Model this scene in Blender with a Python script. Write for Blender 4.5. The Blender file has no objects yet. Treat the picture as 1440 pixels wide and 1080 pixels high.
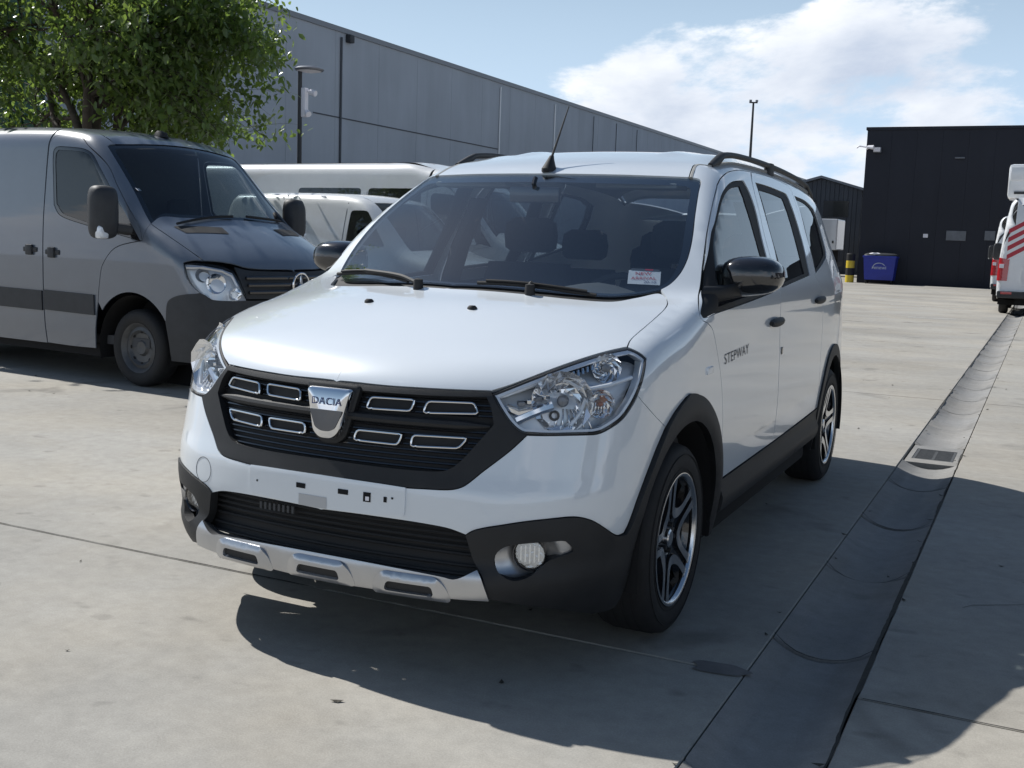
import bpy, bmesh, math, random
import numpy as np
from mathutils import Vector, Matrix
from mathutils.geometry import delaunay_2d_cdt

random.seed(7); np.random.seed(7)
SC = bpy.context.scene
COL = SC.collection

# ------------------------------------------------------------------ camera
CAM = np.array([1.87021695, -3.44106471, 1.28379136])
YAW, PITCH, ROLL, FPX = -4.48329221e-01, -1.30436868e-01, 3.46443632e-02, 1540.85164
def cam_axes():
    cy, sy, cp, sp = math.cos(YAW), math.sin(YAW), math.cos(PITCH), math.sin(PITCH)
    f = np.array([sy * cp, cy * cp, sp]); r = np.array([cy, -sy, 0.0]); u = np.cross(r, f)
    cr, sr = math.cos(ROLL), math.sin(ROLL)
    return np.array([cr * r + sr * u, -sr * r + cr * u, f])
CM = cam_axes()
cd = bpy.data.cameras.new('camera'); cam = bpy.data.objects.new('camera', cd); COL.objects.link(cam)
cd.sensor_width = 36.0; cd.lens = 36.0 * FPX / 1440.0; cd.clip_start = 0.05; cd.clip_end = 6000
cam.matrix_world = Matrix(((CM[0][0], CM[1][0], -CM[2][0], CAM[0]), (CM[0][1], CM[1][1], -CM[2][1], CAM[1]),
                           (CM[0][2], CM[1][2], -CM[2][2], CAM[2]), (0, 0, 0, 1)))
SC.camera = cam

# ------------------------------------------------------------------ sky, sun, exposure
SUN_A, SUN_B = 0.97, -0.20            # shadow of a 1 m pole: metres along +x, along +y
sun_dir = Vector((-SUN_A, -SUN_B, 1.0)).normalized()
elev = math.asin(sun_dir.z); azim = math.atan2(sun_dir.x, sun_dir.y)
W = bpy.data.worlds.new('World'); SC.world = W; W.use_nodes = True
wn, wl = W.node_tree.nodes, W.node_tree.links
wn.clear()
def N(t, **k):
    n = wn.new(t)
    for a, b in k.items(): setattr(n, a, b)
    return n
out = N('ShaderNodeOutputWorld'); bg = N('ShaderNodeBackground'); wl.new(bg.outputs[0], out.inputs[0])
sky = N('ShaderNodeTexSky', sky_type='NISHITA', sun_disc=False, sun_elevation=elev, sun_rotation=azim, air_density=1.5, dust_density=0.8, ozone_density=4.5)
tc = N('ShaderNodeTexCoord'); sep = N('ShaderNodeSeparateXYZ'); wl.new(tc.outputs['Generated'], sep.inputs[0])
def math_(op, a, b=None, clamp=False):
    n = N('ShaderNodeMath', operation=op, use_clamp=clamp)
    for i, v in enumerate((a, b)):
        if v is None: continue
        if isinstance(v, (int, float)): n.inputs[i].default_value = v
        else: wl.new(v, n.inputs[i])
    return n.outputs[0]
def noise(scale, detail, rough, off, dist=0.0):
    mp = N('ShaderNodeMapping'); mp.inputs['Location'].default_value = off; mp.inputs['Scale'].default_value = (1.0, 1.0, 2.3); wl.new(tc.outputs['Generated'], mp.inputs[0])
    n = N('ShaderNodeTexNoise'); n.inputs['Scale'].default_value = scale; n.inputs['Detail'].default_value = detail
    n.inputs['Roughness'].default_value = rough; n.inputs['Distortion'].default_value = dist; wl.new(mp.outputs[0], n.inputs[0]); return n.outputs[0]
CLOUD_OFF = (2.9, 1.6, 0.1)
cl = noise(3.0, 12, 0.60, CLOUD_OFF, 0.1)
cl2 = noise(3.0, 8, 0.58, (CLOUD_OFF[0] - 0.030, CLOUD_OFF[1] + 0.006, CLOUD_OFF[2] + 0.055), 0.15)
mr = N('ShaderNodeMapRange', interpolation_type='SMOOTHSTEP'); mr.inputs['From Min'].default_value = 0.48; mr.inputs['From Max'].default_value = 0.555
low = N('ShaderNodeMapRange'); low.inputs['From Min'].default_value = 0.0; low.inputs['From Max'].default_value = 0.5; low.inputs['To Min'].default_value = 0.05; low.inputs['To Max'].default_value = -0.16; wl.new(sep.outputs[2], low.inputs[0])
wl.new(math_('ADD', cl, low.outputs[0]), mr.inputs[0]); veil = N('ShaderNodeMapRange', interpolation_type='SMOOTHSTEP'); veil.inputs['From Min'].default_value = 0.0; veil.inputs['From Max'].default_value = 0.46; veil.inputs['To Min'].default_value = 0.92; veil.inputs['To Max'].default_value = 0.0; wl.new(sep.outputs[2], veil.inputs[0])
haze = N('ShaderNodeMix', data_type='RGBA'); wl.new(veil.outputs[0], haze.inputs['Factor']); wl.new(sky.outputs[0], haze.inputs[6]); haze.inputs[7].default_value = (10.2, 13.2, 17.0, 1)
mask = mr.outputs[0]
shd = N('ShaderNodeMapRange'); shd.inputs['From Min'].default_value = 0.42; shd.inputs['From Max'].default_value = 0.68
shd.inputs['To Min'].default_value = 1.0; shd.inputs['To Max'].default_value = 0.0; wl.new(cl2, shd.inputs[0])
ccol = N('ShaderNodeMix', data_type='RGBA'); wl.new(shd.outputs[0], ccol.inputs['Factor'])
ccol.inputs[6].default_value = (8.6, 9.9, 12.2, 1); ccol.inputs[7].default_value = (16.6, 17.0, 17.6, 1)
mixc = N('ShaderNodeMix', data_type='RGBA'); wl.new(mask, mixc.inputs['Factor']); wl.new(haze.outputs[2], mixc.inputs[6]); wl.new(ccol.outputs[2], mixc.inputs[7])
wl.new(mixc.outputs[2], bg.inputs[0]); bg.inputs[1].default_value = 0.062
sl = bpy.data.lights.new('sun', 'SUN'); so = bpy.data.objects.new('sun', sl); COL.objects.link(so)
sl.energy = 5.0; sl.angle = math.radians(0.55); sl.color = (1.0, 0.98, 0.94)
so.rotation_euler = (-sun_dir).to_track_quat('-Z', 'Y').to_euler(); so.location = (-8, 3, 12)
SC.view_settings.view_transform = 'Standard'; SC.view_settings.look = 'None'; SC.view_settings.exposure = 0.08; SC.view_settings.gamma = 1.0
SC.render.engine = 'CYCLES'; SC.cycles.use_denoising = True; SC.cycles.max_bounces = 10; SC.cycles.transparent_max_bounces = 24; SC.cycles.glossy_bounces = 6
SC.cycles.caustics_reflective = False; SC.cycles.caustics_refractive = False; SC.cycles.sample_clamp_indirect = 6

# ------------------------------------------------------------------ materials
MATS = {}
def principled(name, color, rough=0.5, metal=0.0, coat=0.0, spec=0.5, noise_amt=0.0, noise_scale=20.0, bump=0.0, bump_scale=200.0, emit=None, coat_rough=0.03, alpha=None, rough_var=0.0):
    m = bpy.data.materials.new(name); m.use_nodes = True; nt = m.node_tree; b = nt.nodes['Principled BSDF']
    b.inputs['Base Color'].default_value = (*color, 1); b.inputs['Roughness'].default_value = rough; b.inputs['Metallic'].default_value = metal
    b.inputs['Coat Weight'].default_value = coat; b.inputs['Coat Roughness'].default_value = coat_rough; b.inputs['Specular IOR Level'].default_value = spec
    if coat: b.inputs['Coat IOR'].default_value = 1.75
    if noise_amt or bump or rough_var:
        t = nt.nodes.new('ShaderNodeTexCoord')
    if noise_amt or rough_var:
        n = nt.nodes.new('ShaderNodeTexNoise'); n.inputs['Scale'].default_value = noise_scale; n.inputs['Detail'].default_value = 6; n.inputs['Roughness'].default_value = .6
        nt.links.new(t.outputs['Object'], n.inputs[0])
    if noise_amt:
        r = nt.nodes.new('ShaderNodeMapRange'); r.inputs['From Min'].default_value = .25; r.inputs['From Max'].default_value = .75
        r.inputs['To Min'].default_value = 1 - noise_amt; r.inputs['To Max'].default_value = 1 + noise_amt; nt.links.new(n.outputs[0], r.inputs[0])
        v = nt.nodes.new('ShaderNodeVectorMath'); v.operation = 'SCALE'; v.inputs[0].default_value = color; nt.links.new(r.outputs[0], v.inputs['Scale'])
        nt.links.new(v.outputs[0], b.inputs['Base Color'])
    if rough_var:
        r = nt.nodes.new('ShaderNodeMapRange'); r.inputs['From Min'].default_value = .3; r.inputs['From Max'].default_value = .7
        r.inputs['To Min'].default_value = max(0.02, rough - rough_var); r.inputs['To Max'].default_value = rough + rough_var; nt.links.new(n.outputs[0], r.inputs[0]); nt.links.new(r.outputs[0], b.inputs['Roughness'])
    if bump:
        n2 = nt.nodes.new('ShaderNodeTexNoise'); n2.inputs['Scale'].default_value = bump_scale; n2.inputs['Detail'].default_value = 4; nt.links.new(t.outputs['Object'], n2.inputs[0])
        bp = nt.nodes.new('ShaderNodeBump'); bp.inputs['Strength'].default_value = bump; bp.inputs['Distance'].default_value = 0.004; nt.links.new(n2.outputs[0], bp.inputs['Height']); nt.links.new(bp.outputs[0], b.inputs['Normal'])
    if emit: b.inputs['Emission Color'].default_value = (*emit[0], 1); b.inputs['Emission Strength'].default_value = emit[1]
    m.diffuse_color = (*color, 1); MATS[name] = m; return m
def glass(name, tint, ior=1.5, rough=0.0):
    m = bpy.data.materials.new(name); m.use_nodes = True; nt = m.node_tree; nt.nodes.clear()
    o = nt.nodes.new('ShaderNodeOutputMaterial'); mx = nt.nodes.new('ShaderNodeMixShader'); t = nt.nodes.new('ShaderNodeBsdfTransparent'); g = nt.nodes.new('ShaderNodeBsdfGlossy')
    f = nt.nodes.new('ShaderNodeFresnel'); ge = nt.nodes.new('ShaderNodeNewGeometry'); mi = nt.nodes.new('ShaderNodeMix'); mi.inputs[2].default_value = ior; mi.inputs[3].default_value = 1.0 / ior; nt.links.new(ge.outputs['Backfacing'], mi.inputs[0]); nt.links.new(mi.outputs[0], f.inputs['IOR'])
    t.inputs[0].default_value = (*tint, 1); g.inputs['Roughness'].default_value = rough; g.inputs['Color'].default_value = (1, 1, 1, 1)
    nt.links.new(f.outputs[0], mx.inputs[0]); nt.links.new(t.outputs[0], mx.inputs[1]); nt.links.new(g.outputs[0], mx.inputs[2]); nt.links.new(mx.outputs[0], o.inputs[0])
    MATS[name] = m; return m
M_WHITE = principled('white_car_paint', (.73, .775, .815), .28, coat=1.0, noise_amt=.02, noise_scale=3)
M_BLACKPL = principled('black_textured_plastic', (.018, .019, .021), .55, spec=.4, noise_amt=.25, noise_scale=9, bump=.25, bump_scale=700)
M_GLOSSBLK = principled('gloss_black', (.012, .012, .014), .12, coat=.6)
M_MATBLK = principled('matt_black', (.012, .012, .013), .7)
M_DARK = principled('dark_cavity', (.006, .006, .007), .9)
M_CHROME = principled('chrome', (.82, .83, .85), .07, metal=1.0)
M_SILVER = principled('satin_silver', (.52, .53, .55), .30, metal=.85, noise_amt=.05, noise_scale=12)
M_ALU = principled('machined_alloy', (.70, .71, .73), .22, metal=1.0, noise_amt=.04, noise_scale=40)
M_RUBBER = principled('tyre_rubber', (.012, .012, .013), .75, noise_amt=.3, noise_scale=30, bump=.2, bump_scale=300)
M_GLASS = glass('clear_glass', (.80, .86, .86), 1.52)
M_WSGLASS = glass('windscreen_glass', (.78, .85, .88), 2.35)
M_TINT = glass('side_glass', (.30, .34, .35), 1.62)
M_LENS = glass('lamp_lens', (.96, .97, .98), 1.42)
M_AMBER = principled('amber_lens', (.30, .08, .025), .15, coat=.5)
M_RED = principled('red_lens', (.42, .012, .015), .12, coat=.8)
M_TRIM = principled('grey_trim', (.055, .057, .062), .7, noise_amt=.1, noise_scale=30)
M_FABRIC = principled('dark_fabric', (.028, .029, .033), .9, noise_amt=.2, noise_scale=60)
M_LIGHTTRIM = principled('light_trim', (.30, .30, .29), .8)
M_PAPER = principled('white_card', (.82, .80, .84), .6)
M_REDINK = principled('red_ink', (.55, .05, .08), .6)
M_BLUEINK = principled('blue_ink', (.06, .08, .22), .6)
M_DKINK = principled('dark_print', (.09, .095, .11), .5)
M_GREYSQ = principled('grey_sticker', (.50, .50, .50), .6)

# ------------------------------------------------------------------ mesh helpers
def link_mesh(name, verts, faces, mat, parent=None, smooth=True, normals=None, autosmooth=None):
    me = bpy.data.meshes.new(name); me.from_pydata([tuple(map(float, v)) for v in verts], [], [tuple(f) for f in faces]); me.update()
    if isinstance(mat, (list, tuple)):
        for m in mat: me.materials.append(m)
    else: me.materials.append(mat)
    me.polygons.foreach_set('use_smooth', [bool(smooth)] * len(me.polygons))
    if normals is not None: me.normals_split_custom_set_from_vertices([tuple(map(float, n)) for n in normals])
    elif autosmooth and smooth: me.set_sharp_from_angle(angle=math.radians(autosmooth))
    o = bpy.data.objects.new(name, me); COL.objects.link(o)
    if parent is not None: o.parent = parent
    return o
def empty(name, loc=(0, 0, 0), rz=0.0, label=None, cat=None, group=None, kind=None, parent=None, scale=1.0):
    o = bpy.data.objects.new(name, None); COL.objects.link(o); o.location = loc; o.rotation_euler = (0, 0, rz); o.scale = (scale,) * 3
    o.empty_display_size = .1
    if parent: o.parent = parent
    return tag(o, label, cat, group, kind)
def tag(o, label=None, cat=None, group=None, kind=None):
    if label: o['label'] = label
    if cat: o['category'] = cat
    if group: o['group'] = group
    if kind: o['kind'] = kind
    return o
class MB:
    """collects boxes, tubes, lathes ... to be linked as one mesh"""
    def __init__(s): s.v = []; s.f = []
    def add(s, v, f):
        b = len(s.v); s.v.extend([tuple(map(float, p)) for p in v]); s.f.extend([tuple(i + b for i in q) for q in f]); return s
    def box(s, lo, hi, M=None, bev=0.0):
        bm = bmesh.new(); bmesh.ops.create_cube(bm, size=1.0)
        for q in bm.verts: q.co = Vector(((lo[i] + hi[i]) / 2 + q.co[i] * (hi[i] - lo[i]) for i in range(3)))
        if bev: bmesh.ops.bevel(bm, geom=bm.edges[:], offset=bev, segments=2, affect='EDGES', profile=.6)
        if M is not None: bmesh.ops.transform(bm, matrix=M, verts=bm.verts)
        bm.verts.index_update(); s.add([q.co for q in bm.verts], [[q.index for q in f.verts] for f in bm.faces]); bm.free(); return s
    def lathe(s, prof, seg=48, axis='x', origin=(0, 0, 0), closed=False):
        v = []; n = len(prof)
        for k in range(seg):
            a = 2 * math.pi * k / seg; c_, s_ = math.cos(a), math.sin(a)
            for r, h in prof:
                p = {'x': (h, r * c_, r * s_), 'y': (r * c_, h, r * s_), 'z': (r * c_, r * s_, h)}[axis]
                v.append([p[i] + origin[i] for i in range(3)])
        f = []
        for k in range(seg):
            k2 = (k + 1) % seg
            for j in range(n if closed else n - 1):
                j2 = (j + 1) % n; f.append((k * n + j, k2 * n + j, k2 * n + j2, k * n + j2))
        return s.add(v, f)
    def tube(s, pts, r, seg=8, closed=False, caps=True):
        P = [Vector(p) for p in pts]; n = len(P); v = []; f = []; up = None
        rr = r if hasattr(r, '__len__') else [r] * n
        for i in range(n):
            t = (P[(i + 1) % n] - P[i - 1]) if closed else (P[min(i + 1, n - 1)] - P[max(i - 1, 0)])
            t.normalize()
            if up is None: up = t.orthogonal().normalized()
            up = (up - t * up.dot(t)); up = up.normalized() if up.length > 1e-6 else t.orthogonal().normalized()
            w = t.cross(up)
            for k in range(seg):
                a = 2 * math.pi * k / seg; v.append(P[i] + (up * math.cos(a) + w * math.sin(a)) * rr[i])
        for i in range(n if closed else n - 1):
            j = (i + 1) % n
            for k in range(seg):
                k2 = (k + 1) % seg; f.append((i * seg + k, i * seg + k2, j * seg + k2, j * seg + k))
        if caps and not closed: f.append(tuple(range(seg))[::-1]); f.append(tuple((n - 1) * seg + k for k in range(seg)))
        return s.add(v, f)
    def loft(s, rings, closed_ring=True, caps=True):
        n = len(rings[0]); v = [p for r in rings for p in r]; f = []
        for i in range(len(rings) - 1):
            for k in range(n if closed_ring else n - 1):
                k2 = (k + 1) % n; f.append((i * n + k, i * n + k2, (i + 1) * n + k2, (i + 1) * n + k))
        if caps and closed_ring: f.append(tuple(range(n))[::-1]); f.append(tuple((len(rings) - 1) * n + k for k in range(n)))
        return s.add(v, f)
    def prism(s, poly, o, ex, ey, ez):
        o, ex, ey, ez = map(Vector, (o, ex, ey, ez)); n = len(poly)
        v = [o + ex * a + ey * b for a, b in poly] + [o + ex * a + ey * b + ez for a, b in poly]
        f = [tuple(range(n)), tuple(range(2 * n - 1, n - 1, -1))] + [(i, i + n, (i + 1) % n + n, (i + 1) % n) for i in range(n)]
        return s.add(v, f)
    def build(s, name, mat, parent=None, smooth=True, auto=35): 
        o = link_mesh(name, s.v, s.f, mat, parent, smooth, autosmooth=auto)
        bm = bmesh.new(); bm.from_mesh(o.data); bmesh.ops.recalc_face_normals(bm, faces=bm.faces); bm.to_mesh(o.data); bm.free()
        return o
def text_polys(txt, size=1.0, spacing=1.0):
    cu = bpy.data.curves.new('t', 'FONT'); cu.body = txt; cu.size = size; cu.align_x = 'CENTER'; cu.align_y = 'CENTER'; cu.space_character = spacing; cu.resolution_u = 3
    ob = bpy.data.objects.new('t', cu); COL.objects.link(ob); bpy.context.view_layer.update()
    me = bpy.data.meshes.new_from_object(ob.evaluated_get(bpy.context.evaluated_depsgraph_get()))
    v = [tuple(q.co) for q in me.vertices]; f = [tuple(p.vertices) for p in me.polygons]
    bpy.data.objects.remove(ob); bpy.data.curves.remove(cu); bpy.data.meshes.remove(me); return v, f

# ------------------------------------------------------------------ smooth bodies (vehicles) and their panels
def tab(pts, n=1500):
    p = np.array(sorted(pts), float); x = p[:, 0]; y = p[:, 1]; h = np.diff(x); d = np.diff(y) / h; m = np.zeros(len(x)); m[0] = d[0]; m[-1] = d[-1]
    for i in range(1, len(x) - 1):
        if d[i - 1] * d[i] > 0:
            w1 = 2 * h[i] + h[i - 1]; w2 = h[i] + 2 * h[i - 1]; m[i] = (w1 + w2) / (w1 / d[i - 1] + w2 / d[i])
    X = np.linspace(x[0], x[-1], n); k = np.clip(np.searchsorted(x, X) - 1, 0, len(h) - 1); t = (X - x[k]) / h[k]; H = h[k]
    Y = (2 * t**3 - 3 * t**2 + 1) * y[k] + (t**3 - 2 * t**2 + t) * H * m[k] + (-2 * t**3 + 3 * t**2) * y[k + 1] + (t**3 - t**2) * H * m[k + 1]
    w = max(3, n // 60) | 1
    for _ in range(3):
        Yp = np.concatenate([Y[0] - (Y[1] - Y[0]) * np.arange(w, 0, -1), Y, Y[-1] + (Y[-1] - Y[-2]) * np.arange(1, w + 1)]); Y = np.convolve(Yp, np.ones(w) / w, 'same')[w:-w]
    s0 = (Y[1] - Y[0]) / (X[1] - X[0]); s1 = (Y[-1] - Y[-2]) / (X[-1] - X[-2])
    def f(q):
        r = np.interp(q, X, Y); r = np.where(q < X[0], Y[0] + s0 * (q - X[0]), r); return np.where(q > X[-1], Y[-1] + s1 * (q - X[-1]), r)
    return f
def smax(a, b, r):
    h = np.maximum(r - np.abs(a - b), 0) / r; return np.maximum(a, b) + h * h * r * .25
class Body:
    def __init__(s, g, loc=(0, 0, 0), rz=0.0, scale=1.0):
        s.g = g; c_, s_ = math.cos(rz), math.sin(rz); s.R = np.array([[c_, -s_, 0], [s_, c_, 0], [0, 0, 1.]]); s.o = np.array(loc, float); s.k = scale
    def hit(s, o, d, it=120):
        d = d / np.linalg.norm(d, axis=-1, keepdims=True); t = np.zeros(o.shape[:-1])
        for _ in range(it): t = t + np.clip(s.g(o + t[..., None] * d) * .75, -.05, .5)
        return o + t[..., None] * d
    def px(s, pts):
        """photo pixels -> points on the body (local frame)"""
        d = np.array([CM.T @ np.array([(x - 720) / FPX, (540 - y) / FPX, 1.0]) for x, y in pts]) @ s.R
        o = np.broadcast_to(((CAM - s.o) @ s.R) / s.k, d.shape); return s.hit(o, d)
    def side(s, yz, sx=1):
        o = np.array([[4.0 * sx, y, z] for y, z in yz]); return s.hit(o, np.broadcast_to(np.array([-1.0 * sx, 0, 0]), o.shape))
    def top(s, xy):
        o = np.array([[x, y, 4.0] for x, y in xy]); return s.hit(o, np.broadcast_to(np.array([0, 0, -1.0]), o.shape))
    def front(s, xz):
        o = np.array([[x, -4.0, z] for x, z in xz]); return s.hit(o, np.broadcast_to(np.array([0, 1.0, 0]), o.shape))
    def back(s, xz):
        o = np.array([[x, 8.0, z] for x, z in xz]); return s.hit(o, np.broadcast_to(np.array([0, -1.0, 0]), o.shape))
    def nrm(s, p):
        e = 3e-3; q = np.stack([(s.g(p + np.eye(3)[i] * e) - s.g(p - np.eye(3)[i] * e)) for i in range(3)], -1); return q / np.maximum(np.linalg.norm(q, axis=-1, keepdims=True), 1e-9)
def cat(P, step=.012, closed=False):
    """Catmull-Rom through the points, resampled"""
    P = np.asarray(P, float)
    if len(P) == 2: Q = np.concatenate([P[:1] * (1 - t) + P[1:] * t for t in np.linspace(0, 1, 40)])
    else:
        E = np.concatenate([P[-1:], P, P[:2]]) if closed else np.concatenate([2 * P[:1] - P[1:2], P, 2 * P[-1:] - P[-2:-1]]); Q = []
        for i in range(1, len(E) - 2):
            a, b, c_, d = E[i - 1:i + 3]; t = np.linspace(0, 1, 24, endpoint=False)[:, None]
            # centripetal-ish: scale tangents by local chord
            L = np.linalg.norm(c_ - b); m1 = (c_ - a) * L / max(np.linalg.norm(c_ - b) + np.linalg.norm(b - a), 1e-9); m2 = (d - b) * L / max(np.linalg.norm(d - c_) + np.linalg.norm(c_ - b), 1e-9)
            Q.append((2 * t**3 - 3 * t**2 + 1) * b + (t**3 - 2 * t**2 + t) * m1 + (-2 * t**3 + 3 * t**2) * c_ + (t**3 - t**2) * m2)
        Q = np.concatenate(Q + ([] if closed else [P[-1:]]))
    R_ = np.concatenate([Q, Q[:1]]) if closed else Q
    L = np.concatenate([[0], np.cumsum(np.linalg.norm(np.diff(R_, axis=0), axis=1))]); n = max(2, int(round(L[-1] / step)) + 1)
    t = np.linspace(0, L[-1], n); S = np.stack([np.interp(t, L, R_[:, i]) for i in range(P.shape[1])], 1)
    return S[:-1] if closed else S
def loop(*curves, step=.012):
    """join smooth curves into one closed outline (corners where they meet)"""
    L = []
    for c_ in curves: L.append(cat(c_, step)[:-1] if np.linalg.norm(np.asarray(c_)[-1] - np.asarray(c_)[0]) > 0 else cat(c_, step))
    return np.concatenate(L)
def pip(P, poly):
    x, y = P[:, 0:1], P[:, 1:2]; a = poly; b = np.roll(poly, -1, 0)
    c_ = (a[:, 1] > y) != (b[:, 1] > y); xi = (b[:, 0] - a[:, 0]) * (y - a[:, 1]) / np.where(np.abs(b[:, 1] - a[:, 1]) < 1e-12, 1e-12, b[:, 1] - a[:, 1]) + a[:, 0]
    return (np.sum(c_ & (x < xi), 1) % 2) == 1
def inset(poly, g):
    a = np.roll(poly, 1, 0); b = np.roll(poly, -1, 0); t = b - a; L = np.linalg.norm(t, axis=1, keepdims=True); t = t / np.maximum(L, 1e-9); n = np.stack([-t[:, 1], t[:, 0]], 1)
    A = np.sum(poly[:, 0] * np.roll(poly[:, 1], -1) - np.roll(poly[:, 0], -1) * poly[:, 1]); return poly + n * g * (1 if A > 0 else -1)
def basis(d):
    d = np.asarray(d, float); d = d / np.linalg.norm(d); u = np.array([0, 0, 1.0]) if abs(d[2]) < .9 else np.array([0, 1.0, 0]); e1 = np.cross(u, d); e1 /= np.linalg.norm(e1); return d, e1, np.cross(d, e1)
def patch(body, outline, d, step=.025, off=0.0, holes=(), depth=.012, gap=.0015, fn=None, keep0=True):
    """triangulated patch of the body's surface inside an outline -> verts, faces, normals"""
    d, e1, e2 = basis(d); to2 = lambda p: np.stack([np.asarray(p) @ e1, np.asarray(p) @ e2], 1)
    polys = []
    for k, o in enumerate([outline] + list(holes)):
        o = np.asarray(o); q = to2(o)
        keep = np.ones(len(q), bool); prev = q[0]
        for i in range(1, len(q)):
            if np.linalg.norm(q[i] - prev) < .0025: keep[i] = False
            else: prev = q[i]
        q = q[keep]; o = o[keep]
        r = inset(q, gap if k == 0 else -gap) if gap else q
        if keep0:
            c0 = np.abs(o[:, 0]) < 1e-3; r = np.where(c0[:, None], q, r)
        polys.append(r)
    O = polys[0]; lo, hi = O.min(0) - step, O.max(0) + step
    gx, gy = np.meshgrid(np.arange(lo[0], hi[0], step), np.arange(lo[1], hi[1], step * .866)); gx = gx + (np.arange(gx.shape[0]) % 2)[:, None] * step / 2
    G = np.stack([gx.ravel(), gy.ravel()], 1); G = G[pip(G, O)]
    for h in polys[1:]: G = G[~pip(G, h)]
    allb = np.concatenate(polys)
    if len(G):
        dm = np.full(len(G), 9.0)
        for i in range(0, len(allb), 200): dm = np.minimum(dm, np.linalg.norm(G[:, None] - allb[None, i:i + 200], axis=2).min(1))
        G = G[dm > step * .45]
    V = np.concatenate([allb, G]); E = []; b = 0
    for p in polys: E += [(b + i, b + (i + 1) % len(p)) for i in range(len(p))]; b += len(p)
    v2, _, f2, _, _, _ = delaunay_2d_cdt([Vector(p) for p in V], E, [], 0, 1e-6)
    v2 = np.array([tuple(p) for p in v2]); f2 = np.array([f for f in f2 if len(f) == 3])
    cen = v2[f2].mean(1); ok = pip(cen, O)
    for h in polys[1:]: ok &= ~pip(cen, h)
    f2 = f2[ok]
    p3 = body.hit(v2[:, :1] * e1 + v2[:, 1:] * e2 - 4.0 * d, np.broadcast_to(d, (len(v2), 3)))
    n3 = body.nrm(p3); extra = fn(p3) if fn is not None else 0.0
    p3 = p3 + n3 * (off + extra)[:, None] if np.ndim(off + extra) else p3 + n3 * off
    a, b_, c_ = p3[f2[:, 0]], p3[f2[:, 1]], p3[f2[:, 2]]; fl = np.sum(np.cross(b_ - a, c_ - a) * n3[f2[:, 0]], 1) < 0
    f2[fl] = f2[fl][:, ::-1]
    if fn is not None:
        n3 = np.zeros_like(p3); fnn = np.cross(p3[f2[:, 1]] - p3[f2[:, 0]], p3[f2[:, 2]] - p3[f2[:, 0]])
        for i in range(3): np.add.at(n3, f2[:, i], fnn)
        n3 /= np.maximum(np.linalg.norm(n3, axis=1, keepdims=True), 1e-12)
    verts = [p for p in p3]; nor = [n for n in n3]; faces = [tuple(int(i) for i in f) for f in f2]
    if depth:
        from collections import Counter
        cnt = Counter(); dirn = {}
        for f in faces:
            for i in range(3):
                e = (f[i], f[(i + 1) % 3]); k = tuple(sorted(e)); cnt[k] += 1; dirn[k] = e
        for k, c1 in cnt.items():
            if c1 != 1: continue
            i, j = dirn[k]
            if keep0 and abs(p3[i][0]) < 2e-3 and abs(p3[j][0]) < 2e-3: continue
            t = p3[j] - p3[i]; nn = n3[i] + n3[j]; on = np.cross(t, nn); L = np.linalg.norm(on)
            if L < 1e-12: continue
            on = on / L; b0 = len(verts); verts += [p3[i], p3[j], p3[j] - n3[j] * depth, p3[i] - n3[i] * depth]; nor += [on] * 4; faces.append((b0 + 1, b0, b0 + 3, b0 + 2))
    return np.array(verts), faces, np.array(nor)
def mirror(v, f, n): return v * [-1, 1, 1], [q[::-1] for q in f], n * [-1, 1, 1]
def panel(body, name, outline, d, mat, parent, mode='both', label=None, **k):
    v, f, n = patch(body, outline, d, **k); r = []
    if mode in ('both', 'one'): r.append(link_mesh(name, v, f, mat, parent, True, n))
    if mode == 'right': r.append(link_mesh(name, *mirror(v, f, n)[:2], mat, parent, True, mirror(v, f, n)[2]))
    if mode == 'both':
        v2, f2, n2 = mirror(v, f, n); r.append(link_mesh(name, v2, f2, mat, parent, True, n2))
    if mode == 'weld':
        c0 = np.abs(v[:, 0]) < 2e-3; n = n.copy(); n[c0, 0] = 0; v2, f2, n2 = mirror(v, f, n); b = len(v)
        r.append(link_mesh(name, np.concatenate([v, v2]), f + [tuple(i + b for i in q) for q in f2], mat, parent, True, np.concatenate([n, n2])))
    return r
def both(fn):
    """run a part builder for the left (+1) and right (-1) side"""
    return [fn(1), fn(-1)]
def snap0(P, i=0): P = np.array(P); P[i, 0] = 0.0; return P

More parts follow.
